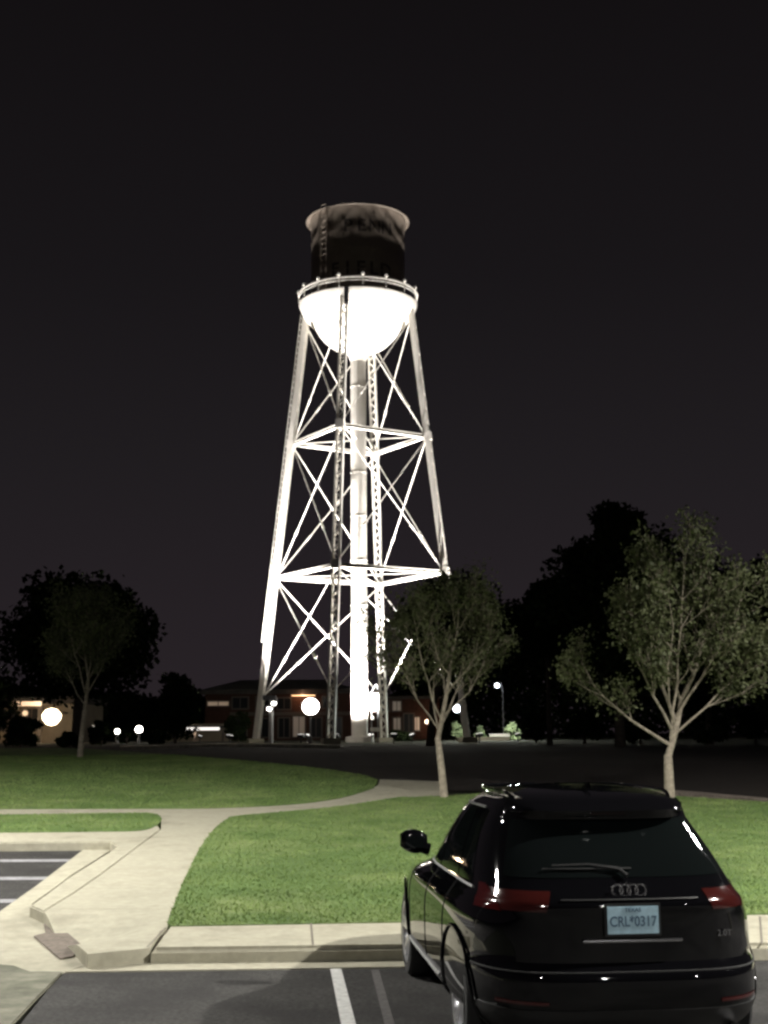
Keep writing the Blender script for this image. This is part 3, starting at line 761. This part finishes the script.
# low pale building with the lit strip
Y = 100.0; gz = T(Y)
cb = empty('carport', (0, 0, 0), 0, 'low pale carport with a bright white lit strip along its roof, left of the tower', 'carport')
b = MB(); wall_box(b, X(160), X(226), Y + 3, Y + 3.3, gz - .3, Z(722)); b.build('wall', M['cream_wall'], cb)
b = MB(); wall_box(b, X(176), X(226), Y - .2, Y + 3.4, Z(726.5), Z(724.5)); b.build('roof', M['roof'], cb)
b = MB(); wall_box(b, X(181), X(220), Y - .34, Y - .22, Z(729), Z(726.2)); b.build('glow_strip', M['tube'], cb)
for px in (195, 223): b = MB(); wall_box(b, X(px) - .1, X(px) + .1, Y, Y + .2, gz - .2, Z(729)); b.build('post', M['frame'], cb)
point('carport_light', (X(195), Y - .2, Z(731)), 14, (1.0, .8, .6), .2)

# building with the glowing canopy, far left
Y = 92.0; gz = T(Y); X = lambda px: Xat(px, 720, Y); Z = lambda py: Zat(py, Y)
lb = empty('canopy_building', (0, 0, 0), 0, 'low building at the far left with a canopy glowing warm from its lamps', 'building')
b = MB(); wall_box(b, X(-120), X(66), Y + 4, Y + 12, gz - .3, Z(700)); b.build('wall', M['cream_wall'], lb)
b = MB(); wall_box(b, X(-120), X(40), Y, Y + 4, Z(700) + .05, Z(696)); wall_box(b, X(-120), X(70), Y + 3.8, Y + 12.4, Z(700) + .003, Z(692)); b.build('roof', M['roof'], lb)
b = MB(); wall_box(b, X(-120), X(39), Y + .15, Y + 3.75, Z(700) - .05, Z(700) + .045); b.build('soffit', M['cream_wall'], lb)
b = MB(); wall_box(b, X(-30), X(41), Y - .12, Y - .02, Z(703.5), Z(699)); b.build('glow_strip', glow('canopy_glow', (1.0, .60, .34), .7), lb)  # glowing strip stands in for warm lamplight on the canopy edge
for px in (-20, 6, 38): b = MB(); wall_box(b, X(px) - .12, X(px) + .12, Y + .3, Y + .54, gz - .2, Z(700) - .05); b.build('post', M['frame'], lb)
for px in (-10, 16): window(lb, X(px), Y + 4, Z(716), 1.6, 1.6, M['glass_dark'])
point('canopy_light', (X(30), Y + 1.6, Z(709)), 60, (1.0, .66, .38), .2)
point('canopy_light', (X(0), Y + 1.6, Z(709)), 50, (1.0, .66, .38), .2)
b = MB(); c = (X(53), Y - .4, Z(714)); b.lathe([(.02, .55), (.4, .45), (.66, .1), (.62, -.2), (.35, -.55), (.02, -.65)], c, 20); wl = b.build('flood_lamp', M['lamp_warm'], lb, True)
b = MB(); b.box((c[0], Y + 1.6, c[2] + .3), (.12, 4.6, .12)); b.build('lamp_arm', M['dark_metal'], lb)
point('flood_light', (c[0], c[1] - 1.2, c[2]), 260, (1.0, .74, .46), .3)

# ------------------------------------------------------------------ lamps seen in the photo
def globe_lamp(px, py, rad, Y, m, watts, color, label, group, arm=0.0, name='globe_lamp'):
    p = at(px, py, Y); gz = T(Y)
    e = empty(name, (p.x + arm, Y, gz), 0, label, 'street lamp', group)
    h = p.z - gz
    b = MB(); b.tube([(0, 0, -.05), (0, 0, .3)], [.12, .1], 12)
    if arm: b.tube([(0, 0, .25), (0, 0, h - .25), (-arm * .25, 0, h + .1), (-arm + rad * .6, 0, h + rad * .7)], [.06, .05, .04, .04], 10)
    else: b.tube([(0, 0, .25), (0, 0, h - rad * .9)], [.06, .05], 10); b.lathe([(.05, h - rad - .1), (.16, h - rad * .9), (.14, h - rad * .8)], n=16)
    b.build('post', M['dark_metal'], e, True)
    b = MB(); n = 14
    b.lathe([(max(.004, rad * math.sin(PI * k / n)), rad * math.cos(PI * k / n)) for k in range(n + 1)], (-arm, 0, h), 24)
    b.build('globe', m, e, 'all')
    point('lamp_light', (-arm, -rad - .12, h), watts, color, rad * .5, e)
    return e
globe_lamp(310.5, 706.5, .46, 72, glow('globe_white', (1.0, .93, .86), 9), 45, (1.0, .85, .72), 'large glowing white globe lamp on a post between the left tower leg and the riser', None)
globe_lamp(139, 729.5, .24, 88, M['lamp_white'], 40, (1, .9, .8), 'round white lamp, right of the pair of small ones at left', 'small lamps behind the left lawn')
globe_lamp(117.3, 731.5, .17, 88, M['lamp_white'], 25, (1, .9, .8), 'small white lamp left of the round white lamp', 'small lamps behind the left lawn')
globe_lamp(93, 727, .10, 88, glow('dim', (1, .85, .7), .5), 3, (1, .9, .8), 'faint small lamp just right of the far left young tree', 'small lamps behind the left lawn')
globe_lamp(457, 708.5, .24, 80, M['lamp_cool'], 160, (.85, .95, .9), 'cool white lamp on a curved post behind the slim tree', 'cool lamps right of the tower', arm=.45, name='street_lamp')
globe_lamp(497, 685.5, .17, 95, M['lamp_cool'], 60, (.85, .92, 1), 'smaller cool white lamp high up right of the slim tree', 'cool lamps right of the tower', arm=.4, name='street_lamp')

# pole with two flood heads by the left leg
p = at(271, 740, 73.0)
fp = empty('flood_pole', (p.x, 73, T(73)), 0, 'short pole carrying two small lit floodlight heads beside the left tower leg', 'light pole')
h = Zat(697, 73) - T(73)
b = MB(); b.tube([(0, 0, -.05), (0, 0, h)], .13, 10); b.build('pole', M['grey_metal'], fp, True)
b = MB(); b.box((-.1, 0, h), (.75, .4, .28)); b.build('crossbar', M['dark_metal'], fp, bevel=.03)
for dx, dz in ((.16, -.3), (-.1, -.6)):
    b = MB(); b.lathe([(.05, -.02), (.16, 0), (.18, .22), (.05, .25)], (dx, 0, h + dz), 14); fh = b.build('flood_head', M['dark_metal'], fp, True)
    b = MB(); b.lathe([(.004, -.12), (.10, -.09), (.14, 0), (.10, .06), (.004, .08)], (dx, -.16, h + dz), 14); b.build('bulb', M['lamp_white'], fh, True)
# equipment by the riser
p = at(374.5, 740, 74.0)
eq = empty('equipment_cabinet', (p.x, 74, T(74)), 0, 'tall floodlit white equipment cabinet between the riser and the far tower leg', 'cabinet')
zc = lambda py: Zat(py, 74) - T(74)
b = MB(); b.box((.02, 0, (zc(711) + zc(693)) / 2), (.52, .4, zc(693) - zc(711))); b.build('cabinet', M['tower'], eq, bevel=.02)
b = MB(); b.box((.02, 0, zc(729.5)), (.5, .4, .22)); b.box((-.12, 0, zc(718)), (.2, .3, .2)); b.build('junction_box', M['tower'], eq, bevel=.02)
b = MB()
for s_ in (-.16, .2): b.bar((s_, .1, 0), (s_, .1, zc(693)), .07)
b.bar((-.2, .1, zc(693)), (.1, .1, zc(684)), .06); b.bar((.3, .1, zc(693)), (.1, .1, zc(684)), .06); b.build('rack', M['grey_metal'], eq)

# lit green patch, low wall
Y = 92.0; X = lambda px: Xat(px, 720, Y); Z = lambda py: Zat(py, Y)
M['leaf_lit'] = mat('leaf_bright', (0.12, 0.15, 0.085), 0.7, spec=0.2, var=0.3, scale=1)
def lit_bush(a, b_, t, Y, seed, label, w):
    o = big_tree(a, b_, t, 744, Y, 2200, .22, seed, label, 'lit_bush', 'bush', 'lamp-lit green bushes right of the tower', False, depth=1.2, clumps=14)
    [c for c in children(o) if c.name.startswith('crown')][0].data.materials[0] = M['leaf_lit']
    p = at((a + b_) / 2, t, Y - 2.4); point('bush_uplight', (p.x, p.y, p.z + .3), w, (.95, 1, .85), .15)
lit_bush(501, 521, 723, 90, 61, 'bright green bush lit by a lamp, right of the low white wall', 700)
lit_bush(449, 468, 721, 86, 62, 'bright green bush lit below the curved-post lamp', 420)
lit_bush(474, 486, 725, 90, 63, 'small green bush between the curved-post lamp and the low white wall', 120)
lw = empty('low_wall', (0, 0, 0), 0, 'low white wall brightly lit in front of the green bush', 'wall')
b = MB(); wall_box(b, X(452), X(503), 87.2, 87.5, T(87) - .2, Z(737.5) ); b.build('wall', M['cream_wall'], lw)
b = MB(); wall_box(b, X(484), X(503), 87.1, 87.6, Z(737.5) + .002, Z(734.6)); b.build('coping', M['tower'], lw)
point('wall_light', (X(494), 86.3, Z(729)), 28, (1, .97, .9), .15)

# ------------------------------------------------------------------ black car (local: x right, y forward from the rear, z up)
def pchip(xs, ys):
    xs = np.array(xs, float); ys = np.array(ys, float); h = np.diff(xs); d = np.diff(ys) / h
    m = np.zeros(len(xs)); m[0] = d[0]; m[-1] = d[-1]
    for i in range(1, len(xs) - 1):
        if d[i - 1] * d[i] > 0:
            w1 = 2 * h[i] + h[i - 1]; w2 = h[i] + 2 * h[i - 1]; m[i] = (w1 + w2) / (w1 / d[i - 1] + w2 / d[i])
    def f(x):
        x = min(max(x, xs[0]), xs[-1]); i = min(int(np.searchsorted(xs, x, 'right')) - 1, len(xs) - 2)
        t = (x - xs[i]) / h[i]
        return ((2 * t ** 3 - 3 * t * t + 1) * ys[i] + (t ** 3 - 2 * t * t + t) * h[i] * m[i] + (-2 * t ** 3 + 3 * t * t) * ys[i + 1] + (t ** 3 - t * t) * h[i] * m[i + 1])
    return f
fw = pchip([.22, .28, .36, .50, .66, .80, .90, .96, 1.00, 1.05, 1.12, 1.30, 1.45, 1.54, 1.60, 1.635, 1.655, 1.665],
           [.80, .89, .945, .962, .965, .962, .945, .915, .885, .845, .825, .755, .685, .635, .575, .48, .34, .12])
fr = pchip([.22, .30, .42, .60, .63, .68, .80, .88, .95, 1.00, 1.06, 1.10, 1.25, 1.40, 1.48, 1.52, 1.56, 1.60, 1.64, 1.665],
           [.24, .10, .015, .00, .02, .075, .075, .075, .07, .06, .11, .17, .35, .54, .62, .60, .60, .70, 1.02, 1.60])
ff = pchip([.22, .35, .50, .70, .82, .90, .95, .98, 1.02, 1.06, 1.12, 1.30, 1.48, 1.56, 1.61, 1.64, 1.665],
           [4.35, 4.55, 4.62, 4.60, 4.50, 4.30, 4.05, 3.85, 3.58, 3.42, 3.30, 3.00, 2.66, 2.46, 2.28, 2.10, 1.85])
NR, NF = 5.2, 4.0
def P3(t, z):
    w, a, b_ = fw(z), fr(z), ff(z); yc = (a + b_) / 2; h = (b_ - a) / 2
    c, s = math.cos(t), math.sin(t); n = NR if s < 0 else NF
    x = w * math.copysign(abs(c) ** (2 / n), c); y = yc + h * math.copysign(abs(s) ** (2 / n), s)
    if s < 0: y += .075 * (abs(x) / w) ** 2.2 * max(0, -s) ** .5
    if s > 0: y -= .16 * (abs(x) / w) ** 2 * s ** .5
    return Vector((x, y, z))
def N3(t, z):
    e = 1e-3; a = P3(t + e, z) - P3(t - e, z); b_ = P3(t, min(z + e, 1.66)) - P3(t, z - e)
    n = a.cross(b_); return n.normalized() if n.length > 0 else Vector((0, 0, 1))
def t_side(y, z, side):
    a, b_ = fr(z), ff(z); yc = (a + b_) / 2; h = (b_ - a) / 2; q = max(-.9999, min(.9999, (y - yc) / h))
    n = NR if q < 0 else NF; s = math.copysign(abs(q) ** (n / 2), q); t = math.asin(s)
    return t if side > 0 else PI - t
def t_rear(x, z):
    q = max(-1, min(1, x / fw(z))); c = math.copysign(abs(q) ** (NR / 2), q); return -math.acos(c)
def t_front(x, z):
    q = max(-1, min(1, x / fw(z))); c = math.copysign(abs(q) ** (NF / 2), q); return math.acos(c)
def patch(name, f0, f1, z0, z1, m, parent, off=.004, nu=24, nv=14, thick=.03, label=None, fz=None):
    """glass / lens that follows the body skin between two boundary angles"""
    g = []; 
    for j in range(nv + 1):
        z = z0 + (z1 - z0) * j / nv; a = f0(z); b_ = f1(z)
        g.append([(a + (b_ - a) * i / nu, z) for i in range(nu + 1)])
    top = [[P3(t, z) + N3(t, z) * off for t, z in row] for row in g]
    mb = MB(); mb.quadstrip(top, close=False)
    per = [(0, i) for i in range(nu + 1)] + [(j, nu) for j in range(1, nv + 1)] + [(nv, i) for i in range(nu - 1, -1, -1)] + [(j, 0) for j in range(nv - 1, 0, -1)]
    ring0 = [top[j][i] for j, i in per]; ring1 = [P3(*g[j][i]) - N3(*g[j][i]) * thick for j, i in per]
    mb.quadstrip([ring0, ring1], True)
    return mb.build(name, m, parent, 50, normals=False)
YAW = R(6.0)
cp_ = at(633, 921, 8.3)
car = empty('black_car', (cp_.x + .015, 8.3, 0.0), YAW, 'black sport utility car parked nose-in at the kerb, seen from behind', 'car'); car.scale = (1.04, 1.04, 1.04)
# body shell
ts = []
fine = [-PI + 2 * PI * k / 6000 for k in range(6001)]; pv = P3(fine[0], .8); acc = [0]
for t in fine[1:]:
    q = P3(t, .8); acc.append(acc[-1] + (q - pv).length); pv = q
NT = 176
# extra density at the corners
ts = [fine[int(np.searchsorted(acc, acc[-1] * k / NT))] for k in range(NT)]
zs = [.22, .235, .25, .28, .32, .36, .42, .48, .54, .58, .61, .63, .65, .68, .72, .76, .80, .84, .88, .91, .935, .955, .97, .985, 1.0, 1.015, 1.03, 1.05, 1.07, 1.09, 1.12, 1.16, 1.20, 1.25, 1.30, 1.35, 1.40, 1.44, 1.47, 1.495, 1.52, 1.54, 1.56, 1.58, 1.60, 1.615, 1.63, 1.64, 1.65, 1.66, 1.665]
mb = MB(); mb.quadstrip([[P3(t, z) for t in ts] for z in zs], True, True, True)
body = mb.build('body', M['black_paint'], car)
AX = [(.93, .36), (3.74, .36)]
cut = MB()
for y, z in AX:
    for s_ in (-1, 1):
        cut.lathe([(.425, s_ * .62), (.425, s_ * 1.10)], (0, y, z), 48, 'x', cap0=True, cap1=True)
cutter = cut.build('cutter', M['trim'])
bm_ = body.modifiers.new('b', 'BOOLEAN'); bm_.object = cutter; bm_.operation = 'DIFFERENCE'; bm_.solver = 'EXACT'
bpy.context.view_layer.update(); dg = bpy.context.evaluated_depsgraph_get()
nm = bpy.data.meshes.new_from_object(body.evaluated_get(dg)); body.modifiers.clear(); body.data = nm; nm.name = 'body'
bpy.data.objects.remove(cutter)
nm.polygons.foreach_set('use_smooth', [True] * len(nm.polygons))
try: nm.set_sharp_from_angle(angle=R(34))
except Exception: pass
# glazing
gl = M['car_glass']
patch('rear_window', lambda z: t_rear(-fw(z) * .86, z), lambda z: t_rear(fw(z) * .86, z), 1.15, 1.475, gl, body, nu=40)
for s_ in (-1, 1):
    lim = lambda y0, k0, y1, k1: (lambda z: t_side(y0 + (z - 1.06) * k0, z, s_), lambda z: t_side(y1 + (z - 1.06) * k1, z, s_))
    a, c = lim(.78, 1.05, 1.30, .50); patch('quarter_window', a, c, 1.075, 1.44, gl, body)
    a, c = lim(1.34, .50, 2.16, .05); patch('rear_door_window', a, c, 1.065, 1.505, gl, body)
    a, c = lim(2.21, .05, 3.22, -1.25); patch('front_door_window', a, c, 1.06, 1.51, gl, body)
    # bright trim line under and over the glass
    for zz, y0, y1, nm_ in ((1.052, .75, 3.25, 'window_trim'), (1.525, 1.25, 2.55, 'window_trim')):
        q = [P3(t_side(y0 + (y1 - y0) * k / 30, zz, s_), zz) for k in range(31)]
        q = [p + N3(t_side(y0 + (y1 - y0) * k / 30, zz, s_), zz) * .003 for k, p in enumerate(q)]
        b = MB(); b.tube(q, .009, 6); b.build(nm_, M['trim'] if zz > 1.5 else M['grey_metal'], body, True)
    # roof rail
    q = []
    for k in range(41):
        y = .92 + 1.62 * k / 40; h_ = min(1, min(k, 40 - k) / 5); z = 1.605
        p = P3(t_side(y, z, s_), z); q.append(Vector((s_ * (min(abs(p.x), .60) - .01), y, 1.602 + .034 * math.sin(h_ * PI / 2) )))
    b = MB(); b.tube(q, .013, 8); b.build('roof_rail', M['black_paint'], car, True)
    # tail lamp: red outer, clear inner
    patch('tail_light', lambda z: t_side(.62 - (1.06 - z) * 1.0, z, s_) if s_ > 0 else t_side(.62 - (1.06 - z) * 1.0, z, s_) - 2 * PI, lambda z: t_rear(s_ * (.76 + (z - 1.0) * .25), z), .965, 1.095, M['red_lens'], car, .006, 26, 10)
    patch('reversing_light', lambda z: t_rear(s_ * (.50 - (z - 1.0) * .4), z), lambda z: t_rear(s_ * (.755 + (z - 1.0) * .25), z), .972, 1.08, M['clear_lens'], car, .006, 14, 6)
    patch('bumper_reflector', lambda z: t_rear(s_ * .52, z), lambda z: t_rear(s_ * .80, z), .452, .470, M['red_lens'], car, .006, 12, 3)
    # headlight
    patch('headlight', lambda z: t_front(s_ * .52, z), lambda z: t_side(4.05, z, s_), .72, .86, M['clear_lens'], car, .005, 16, 6)
    # door shut lines and handles
    for y0 in (1.30, 2.18, 3.22):
        b = MB(); q = [P3(t_side(y0 + (.0 if z > .6 else .0), z, s_), z) + N3(t_side(y0, z, s_), z) * .0005 for z in [.36 + .7 * k / 14 for k in range(15)]]
        b.tube(q, .004, 4); b.build('door_seam', M['soil'], body)
    for y0 in (1.42, 2.32):
        z = .93; q = [P3(t_side(y0 + .2 * k / 6, z, s_), z) + N3(t_side(y0 + .2 * k / 6, z, s_), z) * (.012 + .028 * math.sin(PI * k / 6)) for k in range(7)]
        b = MB(); b.tube(q, .015, 8); b.build('door_handle', M['black_paint'], body, True)
    # side sill strip
    b = MB(); z = .40; q = [P3(t_side(1.42 + 1.8 * k / 20, z, s_), z) + N3(t_side(1.42 + 1.8 * k / 20, z, s_), z) * .008 for k in range(21)]
    b.tube(q, .016, 6); b.build('sill_strip', M['grey_metal'], body, True)
    # mirror
    b = MB(); c0 = Vector((s_ * .86, 3.02, 1.12)); 
    b.tube([c0 + Vector((-s_ * .05, 0, -.02)), c0 + Vector((s_ * .05, -.01, .01))], [.05, .04], 8)
    rings = []
    for k in range(9):
        t = k / 8; x = s_ * (.825 + .22 * t); hh = .085 * (math.sin(PI * (0.12 + .80 * t))) ** .6 + .012; dd = .075 * (math.sin(PI * (.15 + .75 * t))) ** .6
        rings.append([(x, 3.02 + dd * math.copysign(abs(math.cos(a)) ** .7, math.cos(a)) + .02, 1.155 + .02 * t + hh * math.copysign(abs(math.sin(a)) ** .7, math.sin(a))) for a in [2 * PI * i / 20 for i in range(20)]])
    b.quadstrip(rings, True, True, True); mir = b.build('mirror', M['black_paint'], car, True)
    b = MB(); b.box((s_ * .935, 2.955, 1.165), (.15, .012, .10)); b.build('mirror_glass', M['car_glass'], mir, bevel=.004)
    # fog of exhaust: tail pipe
    b = MB(); b.lathe([(.035, -.02), (.038, .02), (.038, -.16), (.03, -.16)], n=20)
    for i, v in enumerate(b.v): b.v[i] = (v[0] + s_ * .62, .10 - v[2] - .05, v[1] + .275)
    b.build('exhaust_pipe', M['chrome'], car, True)
patch('windshield', lambda z: t_front(fw(z) * .9, z), lambda z: t_front(-fw(z) * .9, z), 1.09, 1.52, gl, body, nu=30)
# spoiler lip over the rear window
b = MB(); rings = []
for k in range(25):
    x = -.60 + 1.2 * k / 24; p = P3(t_rear(x, 1.535), 1.535)
    ed = 1 - abs(2 * k / 24 - 1) ** 6
    rings.append([(x, p.y - .095 * ed, 1.522), (x, p.y - .10 * ed, 1.535), (x, p.y - .05 * ed, 1.553 + .004), (x, p.y + .12, 1.592), (x, p.y + .10, 1.53)])
b.quadstrip(rings, True, True, True); sp_ = b.build('spoiler', M['black_paint'], body, 60)
b = MB(); b.box((0, P3(t_rear(0, 1.535), 1.535).y - .075, 1.519), (.22, .012, .010)); b.build('brake_light', M['red_lens'], sp_)
# bumper step, diffuser, tailgate seams
patch('lower_bumper', lambda z: t_side(.42, z, -1) - 2 * PI, lambda z: t_side(.42, z, 1), .27, .42, M['trim'], body, .006, 50, 5)
b = MB(); q = []
for k in range(61):
    t = t_side(.50, .64, -1) - 2 * PI; t1 = t_side(.50, .64, 1); tt = t + (t1 - t) * k / 60; q.append(P3(tt, .632) + N3(tt, .632) * .001)
b.tube(q, .006, 5); b.build('tailgate_seam', M['soil'], body)
# number plate with its recess bar, chrome strip, badges
def on_rear(x, z, off): t = t_rear(x, z); return P3(t, z) + N3(t, z) * off
py0 = on_rear(0, .92, .012).y
b = MB(); b.box((0, py0 - .004, .925), (.345, .014, .19)); fr_ = b.build('plate_frame', M['trim'], car, bevel=.004)
b = MB(); b.box((0, py0 - .013, .925), (.312, .005, .158)); pl = b.build('license_plate', M['plate'], car, bevel=.0015)
def text_mesh(name, body_, size, loc, m, parent, ext=.001, bold=0, sx=1.0):
    cu = bpy.data.curves.new('t', 'FONT'); cu.body = body_; cu.align_x = 'CENTER'; cu.align_y = 'CENTER'; cu.size = size; cu.extrude = ext; cu.offset = bold
    o = bpy.data.objects.new('t', cu); COL.objects.link(o); bpy.context.view_layer.update()
    me = bpy.data.meshes.new_from_object(o.evaluated_get(bpy.context.evaluated_depsgraph_get()))
    bpy.data.objects.remove(o); bpy.data.curves.remove(cu)
    me.transform(Matrix.Translation(loc) @ Matrix.Rotation(PI / 2, 4, 'X') @ Matrix.Diagonal((sx, 1, 1, 1)))
    me.materials.clear(); me.materials.append(m); o = bpy.data.objects.new(name, me); COL.objects.link(o); o.parent = parent; return o
text_mesh('plate_number', 'CRL*0317', .082, (0, py0 - .0165, .915), M['plate_ink'], pl, bold=.0018, sx=.83)
text_mesh('state_name', 'TEXAS', .034, (0, py0 - .0165, .983), M['plate_ink'], pl, bold=.0006)
b = MB(); q = [on_rear(-.30 + .6 * k / 20, .805, .012) for k in range(21)]; b.tube(q, .011, 8); b.build('chrome_strip', M['chrome'], car, True)
b = MB(); q = [on_rear(-.42 + .84 * k / 20, 1.035, .006) for k in range(21)]; b.tube(q, .006, 6); b.build('tailgate_trim', M['trim'], car, True)
b = MB()
for k in range(4):
    x = (k - 1.5) * .047; yy = on_rear(x, 1.075, .016).y - .006; n = 28
    rings = [[(x + (.033 + .0055 * math.cos(a)) * math.cos(u), yy - .0055 * math.sin(a) - .002 * (k % 2), 1.09 + (.033 + .0055 * math.cos(a)) * math.sin(u)) for a in [2 * PI * j / 8 for j in range(8)]] for u in [2 * PI * i / n for i in range(n)]]
    rings.append(rings[0]); b.quadstrip(rings, True)
b.build('emblem', M['chrome'], car, True)
p = on_rear(.58, .83, .004)
text_mesh('badge', '2.0T', .05, (p.x, p.y - .012, .83), M['chrome'], car, .004)
# wiper
b = MB(); q = [on_rear(x, z, .03) for x, z in ((.02, 1.14), (-.02, 1.18), (-.20, 1.205), (-.42, 1.20))]; b.tube(q, [.014, .012, .008, .006], 8)
q = [on_rear(x, 1.188, .018) for x in (-.48, -.30, -.10, .06)]; b.tube(q, .006, 6); b.build('wiper', M['trim'], body, True)
# antenna
b = MB(); b.quadstrip([[(-.02, .98, 1.655), (.02, .98, 1.655), (.02, 1.12, 1.655), (-.02, 1.12, 1.655)], [(-.004, .97, 1.70), (.004, .97, 1.70), (.004, 1.0, 1.70), (-.004, 1.0, 1.70)]], True, True, True)
b.build('antenna', M['black_paint'], body, bevel=.003)
# wheels
def wheel(y, s_):
    cx_ = s_ * .80; z = .36; 
    b = MB(); tr = [(.245, -.115), (.30, -.125), (.335, -.118), (.357, -.095), (.362, -.05), (.362, .05), (.357, .095), (.335, .118), (.30, .125), (.245, .115), (.235, 0), (.245, -.115)]
    b.lathe([(r, h + cx_) for r, h in tr], (0, y, z), 56, 'x'); w = b.build('wheel', M['rubber'], car, 30)
    b = MB(); o_ = s_
    b.lathe([(.248, cx_ + o_ * .112), (.252, cx_ + o_ * .122), (.238, cx_ + o_ * .118), (.225, cx_ + o_ * .09), (.215, cx_ + o_ * .02), (.21, cx_ - o_ * .1)], (0, y, z), 56, 'x')
    b.lathe([(.004, cx_ + o_ * .100), (.05, cx_ + o_ * .098), (.062, cx_ + o_ * .085), (.07, cx_ + o_ * .04)], (0, y, z), 24, 'x')
    for k in range(5):
        for dq in (-.16, .16):
            a = 2 * PI * k / 5 + .3; a1 = a + dq
            p0 = Vector((cx_ + o_ * .082, y + .045 * math.cos(a + dq * .8), z + .045 * math.sin(a + dq * .8))); p1 = Vector((cx_ + o_ * .100, y + .232 * math.cos(a1), z + .232 * math.sin(a1)))
            b.bar(p0, p1, .036, .030, up=(o_, 0, 0))
    b.build('rim', M['rim'], w, 30)
    b = MB(); b.lathe([(.03, cx_ - o_ * .01), (.16, cx_ - o_ * .01), (.16, cx_ - o_ * .03), (.03, cx_ - o_ * .03)], (0, y, z), 32, 'x'); b.build('brake_disc', M['grey_metal'], w)
    # arch lip
    b = MB(); q = []
    for k in range(33):
        a = R(-18) + R(216) * k / 32; yy = y + .437 * math.cos(a); zz = z + .437 * math.sin(a); zz = max(zz, .24)
        pp = P3(t_side(yy, zz, s_), zz); q.append(Vector((pp.x + s_ * .004, yy, zz)))
    b.tube(q, .011, 8); b.build('wheel_arch', M['black_paint'], body, True)
for y, z in AX:
    for s_ in (-1, 1): wheel(y, s_)
